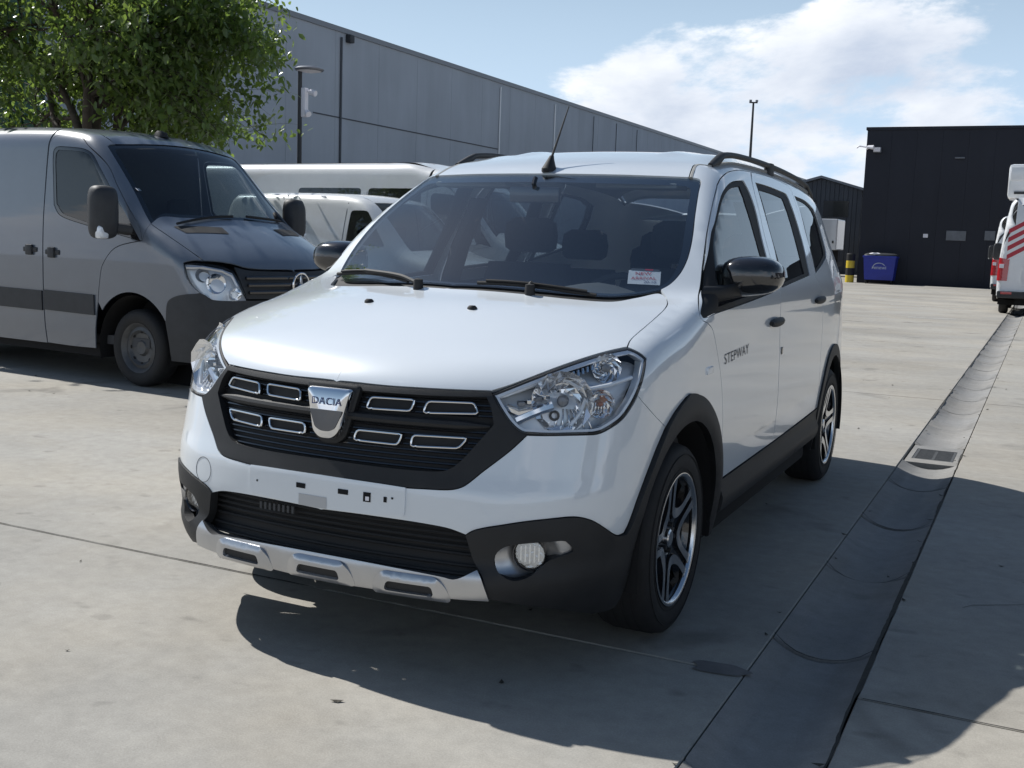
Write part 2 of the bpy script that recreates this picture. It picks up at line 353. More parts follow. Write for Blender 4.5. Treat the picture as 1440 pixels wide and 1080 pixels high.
# ================================================================== the white MPV
KN = {'zc': [(-1.2, 0.74), (-0.8, 0.8638), (-0.72, 0.8975), (-0.6, 0.9533), (-0.45, 1.0097), (-0.3, 1.0602), (-0.17, 1.09), (-0.11, 1.099), (-0.06, 1.1241), (0.1, 1.2189), (0.35, 1.3738), (0.55, 1.4862), (0.66, 1.5436), (0.74, 1.581), (0.85, 1.6161), (1.05, 1.6557), (1.4, 1.7055), (2.0, 1.7276), (2.7, 1.7085), (3.3, 1.6535), (3.6, 1.6084), (3.9, 1.5)],
 'B': [(-1, 0), (-0.45, 0.1781), (-0.2, 0.3651), (0, 0.5642), (0.2, 0.6512), (0.5, 0.468), (0.85, 0.3514), (1.1, 0.1505), (1.4, 0.0341), (4, 0.0359)],
 'C': [(-1, 0.0672), (-0.5, 0.0619), (-0.1, 0.0105), (0.3, -0.0276), (0.8, 0.0067), (1.2, 0.0551), (4, 0.0803)],
 'W': [(-1.0, 0.78), (-0.7, 0.8206), (-0.45, 0.8473), (-0.2, 0.8673), (0, 0.8769), (0.4, 0.8771), (1.2, 0.8769), (2.2, 0.8711), (2.7, 0.8615), (3.0, 0.8462), (3.3, 0.8212), (3.6, 0.7806), (3.9, 0.7208)],
 'P': [(0, -0.1), (0.2, -0.0618), (0.35, -0.0339), (0.5, -0.0181), (0.65, -0.0132), (0.75, -0.0159), (0.85, -0.019), (0.95, -0.0239), (1.02, -0.0253), (1.08, -0.0282), (1.2, -0.0674), (1.35, -0.1256), (1.5, -0.1806), (1.6, -0.2329), (1.75, -0.3354)],
 'yf': [(0, -0.66), (0.15, -0.7179), (0.22, -0.7811), (0.28, -0.8185), (0.33, -0.8247), (0.37, -0.8078), (0.42, -0.8183), (0.48, -0.828), (0.56, -0.8268), (0.62, -0.8114), (0.7, -0.7963), (0.8, -0.7801), (0.86, -0.7693), (0.92, -0.7447), (1.1, -0.6151)],
 'K': [(0, 0.2166), (0.3, 0.192), (0.45, 0.2488), (0.6, 0.2958), (0.8, 0.354), (1.0, 0.4121)],
 'yr': [(0, 3.5), (0.25, 3.6163), (0.45, 3.6858), (0.65, 3.6854), (0.8, 3.6451), (1.0, 3.6256), (1.2, 3.5754), (1.4, 3.4943), (1.55, 3.4347), (1.8, 3.2951)],
 'rf': [(0.2, 0.3996), (0.45, 0.2987), (0.65, 0.255), (0.9, 0.2039)], 'rt': [(-0.6, 0.0843), (0, 0.0762), (0.4, 0.0399), (1, 0.089), (3.5, 0.1089)]}
T_ = {k: tab(v, 3000) for k, v in KN.items()}
def g_car(p):
    x = np.abs(p[..., 0]); y = p[..., 1]; z = p[..., 2]; xx = np.minimum(x, .95)
    t = (z - (T_['zc'](y - T_['B'](y) * xx**2) - T_['C'](y) * xx**2)) * np.interp(y, [-.9, -.6, -.3, 0, .6, 1.0], [.93, .95, .95, .87, .87, 1])
    sd = (x - (T_['W'](y) + T_['P'](z))) * np.interp(z, [.9, 1.2, 1.6], [1, .94, .86])
    fr = T_['yf'](z) + T_['K'](z) * xx**2 - y
    rr = y - (T_['yr'](z) - .25 * xx**2)
    a = smax(fr, sd, np.maximum(T_['rf'](z), .03)); b = smax(t, a, np.maximum(T_['rt'](y), .02))
    return smax(b, rr, .25)
CAR = Body(g_car)
car = empty('passenger_car', (0, 0, 0), 0, 'white family car with black wheel arch cladding, silver bumper plate and black mirrors', 'car')
px = CAR.px
A3 = lambda *p: np.array(p, float)
def yz(*p): return CAR.side(p)
def arc(cy, cz, r, a0, a1, n=24): return [(cy + r * math.cos(math.radians(a)), cz + r * math.sin(math.radians(a))) for a in np.linspace(a0, a1, n)]

# ---- hood
h_front = snap0(px([(474, 536.5), (540, 543), (600, 547), (650, 549.5), (691, 551)]))
h_lamp = px([(691, 551), (720, 541.5), (760, 526), (800, 511), (840, 498), (865, 491.5), (883, 488)])
h_gap = px([(883, 488), (887, 479), (896, 470), (909, 459), (925, 445), (936, 434), (939.5, 427), (938, 419)])
h_rear = snap0(px([(938, 419), (930, 413), (920, 412.5), (894, 418.5), (857, 424), (800, 420), (735, 413), (669, 407.5), (633, 405.8)]), -1)
cl_ = CAR.top([(0, y) for y in np.linspace(h_rear[-1][1], -.70, 12)])
h_mid = np.concatenate([h_rear[-1:], cl_[1:], h_front[:1]])
panel(CAR, 'hood', loop(h_front, h_lamp, h_gap, h_rear, h_mid), (-.12, .45, -.9), M_WHITE, car, 'weld', step=.03, depth=.018, gap=.0038)
# ---- cowl below the windscreen and the windscreen itself
ws_bot = snap0(px([(630, 399), (735, 405), (800, 411), (857, 415), (900, 412), (930, 407)]))
ws_side = px([(930, 407), (941, 401), (951, 392), (960, 380), (967, 365), (972, 347), (975, 330), (978, 303), (983, 270), (986.5, 256)])
ws_cor = px([(986.5, 256), (985, 252.5), (979, 250.3), (970, 249.3)])
ws_top = snap0(px([(970, 249.3), (940, 248), (900, 246.5), (840, 245), (790, 244.3), (765, 244)]), -1)
ws_mid = np.concatenate([ws_top[-1:], CAR.top([(0, y) for y in np.linspace(.62, .02, 12)]), ws_bot[:1]])
WS = loop(ws_bot, ws_side, ws_cor, ws_top, ws_mid)
panel(CAR, 'windscreen', WS, (-.1, .5, -.86), M_WSGLASS, car, 'weld', step=.05, off=-.004, depth=0, gap=.004)
hb = h_rear[::-1].copy(); hb[:, 1] -= .03
cowl_o = loop(hb, np.array([hb[-1], ws_bot[-1] + [0, .01, 0]]), ws_bot[::-1] + A3(0, .02, 0), np.array([ws_bot[0] + [0, .02, 0], hb[0]]))
panel(CAR, 'cowl', cowl_o, (0, 0, -1), M_MATBLK, car, 'weld', step=.03, off=-.014, depth=0, gap=0)
# black ceramic border of the windscreen
d_, e1_, e2_ = basis((-.1, .5, -.86))
def ring_inner(outer, d, w):
    d, e1, e2 = basis(d); q = np.stack([outer @ e1, outer @ e2], 1); r = q.copy()
    for _ in range(4): r = inset(r, w / 4)
    return r, (d, e1, e2)
wi_bot = snap0(px([(633, 394.5), (735, 400), (800, 405), (857, 410), (895, 408), (926, 402.5)]))
wi_side = px([(926, 402.5), (937, 396), (948, 383), (957, 360), (963, 325), (968, 290), (971.5, 268), (970, 262), (963, 259)])
wi_top = snap0(px([(963, 259), (930, 257.5), (880, 256), (820, 254.5), (767, 253.5)]), -1)
wi_mid = np.concatenate([wi_top[-1:], CAR.top([(0, y) for y in np.linspace(.58, .06, 10)]), wi_bot[:1]])
WSI = loop(wi_bot, wi_side, wi_top, wi_mid)
half = loop(ws_bot, ws_side, ws_cor, ws_top)
band = np.concatenate([cat(ws_bot), cat(ws_side)[1:], cat(ws_cor)[1:], cat(ws_top)[1:], cat(wi_top)[::-1], cat(wi_side)[::-1][1:], cat(wi_bot)[::-1][1:]])
panel(CAR, 'windscreen_border', band, (-.1, .5, -.86), M_GLOSSBLK, car, 'weld', step=.03, off=-.008, depth=0, gap=0)
# ---- roof
r_side = CAR.top([(.583, y) for y in np.linspace(1.02, 3.25, 14)])
r_ditch = np.concatenate([px([(969, 248.6), (972, 239), (978, 231)]), r_side[:1]])
r_rear = CAR.top([(x, 3.25 + .10 * (1 - (x / .583)**2)) for x in np.linspace(.583, 0, 10)])
r_mid = CAR.top([(0, y) for y in np.linspace(3.35, ws_top[-1][1] + .02, 20)]); r_mid = np.concatenate([r_mid, ws_top[-1:]])
panel(CAR, 'roof', loop(ws_top[::-1], r_ditch, r_side, r_rear, r_mid), (-.05, .15, -.98), M_WHITE, car, 'weld', step=.045, depth=.015,
      fn=lambda p: .008 * np.exp(-((np.abs(p[:, 0]) - .34) / .035)**2) * np.clip((p[:, 1] - 1.1) / .15, 0, 1) * np.clip((3.1 - p[:, 1]) / .2, 0, 1))
rs = np.concatenate([cat(r_ditch, .02), cat(r_side, .04)[1:]])
for s_ in (1, -1):
    m = MB(); m.tube(rs * [s_, 1, 1] + A3(.009 * s_, 0, -.007), .008, 6); m.build('roof_molding', M_LIGHTTRIM, car)
# ---- A pillar with cantrail, doors, quarter
d_top = px([(1107, 260), (1097, 255), (1080, 248), (1056.7, 241.7), (1040, 239), (1030, 239.7), (1021.7, 242.5), (1013, 250), (1008, 259)])
d_fr = px([(1008, 259), (1003, 280), (997.5, 305), (992.5, 332), (987.5, 370), (983.5, 405), (981.5, 430), (984, 445), (989, 452)])
d_lo = np.concatenate([px([(989, 452), (996, 456), (1003, 467)]), yz((.33, .905), (.385, .80), (.412, .70), (.425, .60), (.44, .5), (.452, .435))])
B_Y = 1.33
b_up = np.concatenate([yz((B_Y, .447), (B_Y, .7), (B_Y, 1.0), (B_Y - .005, 1.1)), px([(1083.5, 362), (1070, 308), (1062, 275), (1057, 252), (1055.5, 241.5)])])
sill_f = yz((.452, .435), (.8, .440), (B_Y, .447))
sill_r = yz((B_Y, .447), (1.8, .456), (2.375, .467))
c_gap = np.concatenate([yz((2.375, .467), (2.36, .56), (2.345, .68), (2.36, .80), (2.385, .92), (2.37, 1.02), (2.30, 1.10)), px([(1144, 382), (1132, 332), (1120, 290), (1113, 269), (1107, 260)])])
k_split = int(np.argmin(np.abs(cat(d_top, .012)[:, 1] - 1.35)))
dt = cat(d_top, .012)
bt = b_up[-1]; k_split = int(np.argmin(np.linalg.norm(dt - bt, axis=1)))
b_up[-1] = dt[k_split]
w1_out = loop(px([(988.5, 446), (986, 441), (989, 411), (994, 372.6), (1001, 330), (1006, 313), (1011.7, 287), (1017, 271), (1025, 260), (1033, 255.7), (1046, 254.7)]),
              px([(1046, 254.7), (1053, 268), (1065, 305), (1076.5, 355), (1090, 409)]), px([(1090, 409), (1067, 418.5), (1040, 428.5), (1004, 441), (993, 445.5), (988.5, 446)]))
w2_out = loop(px([(1062.5, 257.5), (1080, 262.5), (1103, 271.7)]), px([(1103, 271.7), (1107, 275), (1112, 287), (1126.7, 333), (1136, 372), (1139, 386)]),
              px([(1139, 386), (1125, 392), (1103, 401.7), (1099.5, 403.5)]), px([(1099.5, 403.5), (1087, 342), (1072, 288), (1062.5, 257.5)]))
w3_out = loop(px([(1117, 275.5), (1133, 283), (1144, 294)]), px([(1144, 294), (1152, 316), (1160, 346.7), (1162, 360)]), px([(1162, 360), (1156, 372), (1147, 384)]), px([(1147, 384), (1139, 350), (1130, 316), (1117, 275.5)]))
SD = (-1, 0, -.12)
fdoor = panel(CAR, 'front_door', loop(dt[:k_split:-1][::-1][::-1] if False else dt[k_split:], d_fr, d_lo, sill_f, b_up), SD, M_WHITE, car, 'both', holes=[w1_out], step=.035, gap=.0036)
rdoor = panel(CAR, 'rear_door', loop(dt[:k_split + 1], b_up[::-1], sill_r, c_gap), SD, M_WHITE, car, 'both', holes=[w2_out], step=.035, gap=.0036)
# pillar + cantrail (white, from the windscreen to above the rear door), then the quarter panel
fend_top = px([(938, 419), (934, 413), (930, 407)])
q_split = np.concatenate([CAR.top([(.60, 2.42)]), px([(1112, 262)]), dt[:1]])
q0 = CAR.top([(.60, 2.42)])[0]
rail_line = np.concatenate([ws_top[:1], px([(971, 248.5), (974.5, 239.5), (981, 231)]), CAR.top([(.60, y) for y in np.linspace(1.04, 2.42, 9)])])
pil = loop(px([(938, 419), (934, 413), (930, 407)]), ws_side, ws_cor, rail_line, np.array([q0, dt[0]]), dt, d_fr, px([(989, 452), (962, 436), (938, 419)]))
panel(CAR, 'pillar', pil, (-.72, .25, -.62), M_WHITE, car, 'both', step=.03, gap=0)
arch_r = CAR.side(arc(2.81, .318, .452, 158, 8, 30))
q_rear = np.concatenate([CAR.side([(3.256, .38), (3.34, .5)]), CAR.hit(np.array([[3, 6.2, z] for z in (.7, .9, 1.1, 1.3, 1.45)]), np.broadcast_to(np.array([-.72, -.69, 0]), (5, 3))), CAR.top([(.60, 3.2)])])
q_top = CAR.top([(.60, y) for y in np.linspace(3.2, 2.42, 5)])
quarter = loop(np.array([q0, dt[0]]), c_gap[::-1], np.array([c_gap[0], arch_r[0]]), arch_r, np.array([arch_r[-1], q_rear[0]]), q_rear, q_top)
panel(CAR, 'quarter_panel', quarter, (-.92, -.28, -.27), M_WHITE, car, 'both', holes=[w3_out], step=.035, gap=.0015)
# windows
def window(out, inn, parent_pair, dd=SD):
    for pr, mode in zip(parent_pair, ('one', 'right')):
        w = panel(CAR, 'window', out, dd, M_TINT, pr, mode, step=.06, off=-.007, depth=0, gap=0)[0]
        panel(CAR, 'window_trim', out, dd, M_MATBLK, w, mode, holes=[inn], step=.03, off=-.0045, depth=.01, gap=-.001)
w1_in = loop(px([(1011.5, 432), (1009, 402), (1006, 372), (1004, 342), (1007.5, 318), (1012, 300), (1017, 281), (1023, 269.5), (1031, 263), (1041, 261)]),
             px([(1041, 261), (1050, 287), (1058, 313), (1067, 345), (1083, 405)]), px([(1083, 405), (1060, 414.5), (1035, 424), (1011.5, 432)]))
w2_in = loop(px([(1067, 265.5), (1085, 271), (1101, 278)]), px([(1101, 278), (1106, 290), (1118, 330), (1128, 368), (1132.5, 385)]), px([(1132.5, 385), (1118, 391), (1104, 397)]), px([(1104, 397), (1090, 345), (1077, 297), (1067, 265.5)]))
w3_in = loop(px([(1119.5, 279), (1133, 286), (1142.5, 296)]), px([(1142.5, 296), (1150, 317), (1157.5, 347), (1159.5, 359)]), px([(1159.5, 359), (1154, 370), (1148, 379.5)]), px([(1148, 379.5), (1140.5, 350), (1132, 316), (1119.5, 279)]))
window(w1_out, w1_in, fdoor); window(w2_out, w2_in, rdoor)
qp = [o for o in bpy.data.objects if o.name.startswith('quarter_panel')]
window(w3_out, w3_in, qp)
# ---- fender
fb_gap = px([(897, 556), (905, 566), (919, 582), (936, 600)])
lamp_out = px([(883, 488), (897, 494), (909.5, 503)])
lamp_out2 = px([(909.5, 503), (908, 518), (904, 537), (897, 556)])
AR = .470
arch_f_px = px([(936, 600), (947, 581), (958, 566), (966, 557)])
arch_f = np.concatenate([arch_f_px, CAR.side(arc(0, .322, AR + .010, 84, 15, 16))])
fender = loop(h_gap[::-1][:0] if False else px([(938, 419), (962, 436), (989, 452)]), d_lo[:-1], np.array([d_lo[-2], arch_f[-1]]), arch_f[::-1], fb_gap[::-1], lamp_out2[::-1], lamp_out[::-1], h_gap)
panel(CAR, 'fender', fender, (-.88, .3, -.37), M_WHITE, car, 'both', step=.03, gap=0)
# ---- bumper
V_pt = (655, 752.5)
lamp_bot = px([(897, 556), (889, 571), (876, 589), (860, 601), (846, 608.5), (836, 611)])
lamp_b2 = px([(836, 611), (800, 612), (766, 612.5), (741, 612)])
gr_edge = snap0(px([(741, 612), (717, 634), (679, 663), (659, 679), (649, 685), (633, 688.5), (600, 687.5), (562, 685), (510, 678), (459, 670)]), -1)
bm_low = snap0(px([(452, 716.5), (506, 723.5), (566, 732), (606, 738.5), (632, 744), (V_pt[0], V_pt[1])]))
clad_top = px([V_pt, (663, 747.5), (672, 744.5), (690, 741), (740, 733.5), (790, 728), (808, 727), (822, 729), (836, 734), (855, 746), (862, 751), (869, 753), (877, 749.5)])
clad_up = px([(877, 749.5), (883, 738), (900, 691), (920, 638), (936, 600)])
bmid = CAR.front([(0, z) for z in np.linspace(gr_edge[-1][2], bm_low[0][2], 8)]); bmid[:, 0] = 0
bumper = panel(CAR, 'bumper', loop(fb_gap[::-1][:0] if False else fb_gap, clad_up[::-1], clad_top[::-1], bm_low[::-1], bmid[::-1], gr_edge[::-1], lamp_b2[::-1], lamp_bot[::-1]), (-.55, .83, 0), M_WHITE, car, 'weld', step=.025, gap=.002)[0]
# number plate panel with clip holes
pl = CAR.front([(x, z) for x, z in [(0, .578), (.1, .577), (.2, .575), (.276, .572)]]); pr_ = CAR.front([(.276, .572), (.278, .53), (.276, .489)]); pb = CAR.front([(.276, .489), (.15, .483), (0, .481)]); pm = CAR.front([(0, .481), (0, .53), (0, .578)])
panel(CAR, 'plate_mount', loop(pl, pr_, pb, pm), (0, 1, 0), M_WHITE, bumper, 'weld', step=.03, off=.006, depth=.009, gap=0)
def front_quad(name, cx, cz, w, h, mat, parent, off=.0075, skew=0):
    o = CAR.front([(cx - w, cz - h), (cx + w, cz - h), (cx + w, cz + h), (cx - w, cz + h)])
    return panel(CAR, name, np.concatenate([cat(np.array([o[i], o[(i + 1) % 4]]), .006)[:-1] for i in range(4)]), (0, 1, 0), mat, parent, 'one', step=.02, off=off, depth=0, gap=0, keep0=False)
for p_ in [(425, 682), (484, 691)]:
    q = px([p_])[0]; front_quad('clip_hole', q[0], q[2], .017, .0075, M_DARK, bumper)
q = px([(441, 704)])[0]; front_quad('sticker', q[0], q[2], .050, .017, M_GREYSQ, bumper)
q = px([(517.5, 698.5)])[0]; front_quad('clip_hole', q[0], q[2], .012, .014, M_DARK, bumper); front_quad('clip', q[0] + .002, q[2] - .004, .006, .006, M_PAPER, bumper, off=.009)
q = px([(543, 702)])[0]; front_quad('clip_hole', q[0], q[2], .005, .008, M_DARK, bumper); front_quad('clip_hole', q[0] + .022, q[2] + .006, .003, .003, M_DARK, bumper)
q = px([(364, 675)])[0]; front_quad('clip_hole', q[0], q[2], .003, .003, M_DARK, bumper)
# towing eye cover (a fine round joint on the right half of the bumper)
tp = px([(286, 660)])[0]; R0 = .040
ring = CAR.front([(tp[0] + R0 * math.cos(a), tp[2] + R0 * math.sin(a)) for a in np.linspace(0, 2 * math.pi, 40)[:-1]]) 
ring = ring + CAR.nrm(ring) * .0002
m = MB(); m.tube(ring, .0009, 5, closed=True); m.build('towing_cover', M_TRIM, bumper)
# ---- grille: surround, recessed mesh, rib, chrome frames, emblem
gi = loop(snap0(px([(471, 546), (540, 552.5), (610, 557), (660, 558.5), (684, 559)])), px([(684, 559), (690, 574), (694, 597)]), px([(694, 597), (672, 622), (650, 646), (638, 656)]),
          snap0(px([(638, 656), (626, 661.5), (606, 662.5), (570, 660), (533, 656), (463, 646)]), -1), CAR.front([(0, z) for z in np.linspace(px([(463, 646)])[0][2], px([(471, 546)])[0][2], 8)]))
g_top = h_front
g_lamp = px([(691, 551), (700, 570), (715, 592), (726, 604), (741, 612)])
gmid = CAR.front([(0, z) for z in np.linspace(gr_edge[-1][2], h_front[0][2], 10)])
gi_l = gi[np.abs(gi[:, 0]) > 5e-4]
g_out = np.concatenate([cat(h_front), cat(g_lamp)[1:], cat(gr_edge)[1:]])
gi_c = np.concatenate([cat(snap0(px([(471, 546), (540, 552.5), (610, 557), (660, 558.5), (684, 559)]))), cat(px([(684, 559), (690, 574), (694, 597)]))[1:], cat(px([(694, 597), (672, 622), (650, 646), (638, 656)]))[1:], cat(snap0(px([(638, 656), (626, 661.5), (606, 662.5), (570, 660), (533, 656), (463, 646)]), -1))[1:]])
gs = panel(CAR, 'grille_surround', np.concatenate([g_out, gi_c[::-1]]), (-.25, .96, 0), M_BLACKPL, car, 'weld', step=.022, off=.001, depth=.03, gap=.001)[0]
grille = panel(CAR, 'grille', gi, (-.2, .97, 0), M_MATBLK, car, 'weld', step=.03, off=-.028, depth=0, gap=-.012)[0]
def on_front(x, z, off): 
    p = CAR.front([(x, z)]); return (p + CAR.nrm(p) * off)[0]
def front_curve(pts, off): p = CAR.front(pts); return p + CAR.nrm(p) * off
for z in np.arange(.60, .845, .0155):
    half_w = float(np.interp(z, [.585, .62, .745, .84], [.36, .44, .545, .49]))
    if .745 < z < .775: continue
    m = MB(); m.tube(front_curve([(x, z) for x in np.linspace(-half_w, half_w, 40)], -.020), .0035, 5); m.build('grille_slat', M_GLOSSBLK, grille)
zr = lambda x: .758 + 0 * x
for off, r in ((-.010, .013),):
    m = MB(); m.tube(front_curve([(x, zr(x)) for x in np.linspace(-.49, .49, 44)], off), [r * min(1, .35 + (1 - abs(x) / .49) * 4) for x in np.linspace(-.49, .49, 44)], 8); m.build('grille_rib', M_BLACKPL, grille)
def rounded(poly, r, n=5):
    out_ = []; P = [np.array(p, float) for p in poly]
    for i in range(len(P)):
        a, b, c_ = P[i - 1], P[i], P[(i + 1) % len(P)]; u = (a - b) / np.linalg.norm(a - b); v = (c_ - b) / np.linalg.norm(c_ - b)
        p0, p1 = b + u * r, b + v * r
        for t in np.linspace(0, 1, n): out_.append((1 - t)**2 * p0 + 2 * t * (1 - t) * b + t * t * p1)
    return out_
bars = [[(594, 580), (601, 563.5), (667, 566), (672.5, 581.5)], [(514, 573.5), (521, 557.5), (583, 561.5), (576.5, 577.5)],
        [(576, 627), (580, 611.5), (657, 616), (644, 630)], [(496, 618), (501, 604), (565, 610.5), (558, 625)]]
for q in bars:
    P3 = px(q); xz = rounded([(p[0], p[2]) for p in P3], .010)
    for s_ in (1, -1):
        c3 = front_curve([(s_ * a, b) for a, b in xz], -.006); dense = cat(c3, .008, closed=True)
        fr_ = MB(); fr_.tube(dense, .0035, 8, closed=True); o_ = fr_.build('chrome_frame', M_CHROME, grille)
        pts = np.array(front_curve([(s_ * a, b) for a, b in xz], -.012)); c0 = pts.mean(0)
        link_mesh('frame_inset', np.concatenate([[c0], pts]), [(0, i + 1, (i + 1) % len(pts) + 1) for i in range(len(pts))], M_MATBLK, o_, False)
# emblem: chrome shield with a dark centre and lettering
ec = px([(466.5, 582)])[0]; eo = on_front(0, ec[2], .004)
sh = rounded([(-.080, .078), (.080, .078), (.047, -.055), (.022, -.075), (-.022, -.075), (-.047, -.055)], .014)
shi = rounded([(-.060, .012), (.060, .012), (.036, -.042), (.014, -.052), (-.014, -.052), (-.036, -.042)], .008)
emblem = MB(); n_ = len(sh); EX, EY, EZ = A3(1, 0, 0), A3(0, .12, .99), A3(0, -.99, .12)
rings = [[eo + EX * a * k + EY * b * k + EZ * h for a, b in sh] for k, h in ((1.0, -.012), (1.0, .006), (.95, .014), (.86, .017), (.3, .019))]
emblem.loft(rings); em = emblem.build('emblem', M_CHROME, grille)
m = MB(); m.loft([[eo + EX * a * k + EY * b * k + EZ * h for a, b in shi] for k, h in ((1, .016), (.98, .0195), (.6, .0197))]); m.build('emblem_inset', M_GLOSSBLK, em)
tv, tf = text_polys('DACIA', .031, 1.1)
link_mesh('lettering', [eo + EX * a * 1.05 + EY * (b + .036) + EZ * .0215 for a, b, _ in tv], tf, M_BLUEINK, em, False)
m = MB(); m.loft([[eo + EX * a * 1.2 * k + EY * b * 1.17 * k + EZ * h for a, b in sh] for k, h in ((1.0, -.03), (1.0, -.012), (.93, -.008))]); m.build('emblem_base', M_BLACKPL, grille)
# ---- lower intake, skid plate, fog lamps, cladding
lowg = loop(bm_low, px([V_pt, (663.5, 781), (676, 806)]), snap0(px([(676, 806), (617, 800), (533, 792), (487, 787), (452, 782)]), -1), CAR.front([(0, z) for z in (px([(452, 782)])[0][2], .4, .45, bm_low[0][2])]))
intake = panel(CAR, 'lower_intake', lowg, (-.1, .99, 0), M_MATBLK, car, 'weld', step=.03, off=-.045, depth=0, gap=-.025)[0]
for z in np.linspace(.345, .475, 8):
    hw = float(np.interp(z, [.33, .48], [.50, .47])); m = MB(); m.tube(front_curve([(x, z) for x in np.linspace(-hw, hw, 40)], -.034), .0045, 5); m.build('intake_slat', M_MATBLK, intake)
for x in np.linspace(-.24, -.12, 8): 
    m = MB(); m.box((x - .004, -.806, .440), (x + .004, -.800, .462)); m.build('radiator_fin', M_TRIM, intake)
sk_z = lambda x: .336 - .010 * (x / .5)**2
sk_t = front_curve([(x, .338 - .016 * (x / .5)**2) for x in np.linspace(0, .475, 14)], 0); sk_e = px([(672, 803), (678, 815), (683, 828), (688, 841)])
sk_t[-1] = sk_e[0]
sk_b = front_curve([(x, z) for x, z in zip(np.linspace(sk_e[-1][0], 0, 14), np.linspace(sk_e[-1][2], .262, 14))], 0); sk_b[0] = sk_e[-1]
skid = panel(CAR, 'skid_plate', loop(sk_t, sk_e, sk_b, CAR.front([(0, z) for z in (.262, .28, .30, .32, .338)])), (-.25, .93, .25), M_SILVER, car, 'weld', step=.018, off=.014, depth=.05, gap=0)[0]
for cx_ in (-.301, 0, .301):
    cz_ = .294 - .004 * (cx_ != 0)
    padp = rounded([(-.125, -.030), (.125, -.030), (.112, .012), (.085, .036), (-.085, .036), (-.112, .012)], .016)
    slot = rounded([(-.078, -.013), (.078, -.013), (.072, .013), (-.066, .013)], .010)
    pd = front_curve([(cx_ + a, cz_ + b) for a, b in padp], .0); sl_ = front_curve([(cx_ + a, cz_ + b) for a, b in slot], .0)
    pdo = cat(pd, .008, closed=True); slo = cat(sl_, .006, closed=True)
    ctr = np.array([cx_, cz_])
    def bump_(p, c_=ctr): 
        r = np.maximum(np.abs(p[:, 0] - c_[0]) / .12, np.abs(p[:, 2] - c_[1] - .003) / .036); return .012 * np.clip((1.0 - r) / .35, 0, 1)
    panel(CAR, 'step_pad', pdo, (0, .97, .25), M_SILVER, skid, 'one', holes=[slo], step=.010, off=.0142, depth=.012, gap=0, keep0=False, fn=bump_)
    panel(CAR, 'slot', slo, (0, .97, .25), M_BLACKPL, skid, 'one', step=.012, off=.018, depth=0, gap=-.003, keep0=False)
# corner cladding with the front wheel arch
arch_in = CAR.side(arc(0, .322, .392, 2, 176, 50))
c_left = px([(688, 841), (683, 829), (676, 807), (663.5, 781), V_pt])
bot_f = np.concatenate([CAR.side([(-.393, .30)]), CAR.side([(-.40, .235)]), CAR.hit(np.array([[2 * .8, -.2 - 2 * .6, z] for z in (.22,)]), np.array([[-.8, .6, 0]]))])
corner = CAR.hit(np.array([[.55 + 1.2, -.75 - 1.2, .232], [.55 + 1.45, -.75 - 1.0, .225], [.62 + 1.6, -.68 - .8, .222]]), np.array([[-.707, .707, 0], [-.82, .57, 0], [-.9, .44, 0]]))
front_bot = px([(688, 841), (716, 846), (750, 851), (790, 856), (830, 861)])
ar_low = CAR.side([(-.392, .322), (-.398, .25), (-.405, .20)])
clad_arch = np.concatenate([arch_f_px[::1], px([(968.5, 553.2), (976, 552.7)]), CAR.side(arc(0, .322, AR + .012, 80, 8, 16)), CAR.side([(.468, .30), (.462, .235)])])
cl_out = loop(clad_top, clad_up, clad_arch, np.array([clad_arch[-1], CAR.side([(.395, .235)])[0]]), np.concatenate([CAR.side([(.395, .235)]), arch_in]), ar_low, np.array([ar_low[-1], front_bot[-1]]), front_bot[::-1], c_left)
fog_o = loop(px([(695, 790), (696.5, 782), (702, 774), (712, 768), (726.6, 765)]), px([(726.6, 765), (748, 763), (791, 759.8), (794, 760.5)]), px([(794, 760.5), (805.5, 771.5), (804.5, 774.5), (800, 777)]), px([(800, 777), (770, 787.5), (763, 794), (748, 808), (735, 814), (721, 816), (708, 811), (699, 802), (695, 790)]))
def clad_fn(p):
    r = np.hypot(p[:, 1], p[:, 2] - .322); return .010 * np.clip((r - .385) / .03, 0, 1) * np.clip((.50 - r) / .05, 0, 1) * (p[:, 1] > -.7)
cl_ob = panel(CAR, 'arch_cladding', cl_out, (-.80, .60, .02), M_BLACKPL, car, 'both', holes=[fog_o], step=.022, off=.006, depth=.03, gap=.001, fn=clad_fn)
M_FOGREF = principled('fog_reflector', (.55, .57, .60), .12, metal=1.0, bump=.9, bump_scale=60)
fc = px([(743, 783)])[0]; fnr = CAR.nrm(fc[None])[0]; fax = A3(.28, -.96, 0)
def fog_dish(p):
    d2 = np.hypot(p[:, 0] - (fc[0] - .012), p[:, 2] - fc[2] + .002); return -.055 * np.clip(1 - d2 / .088, 0, 1)**.6
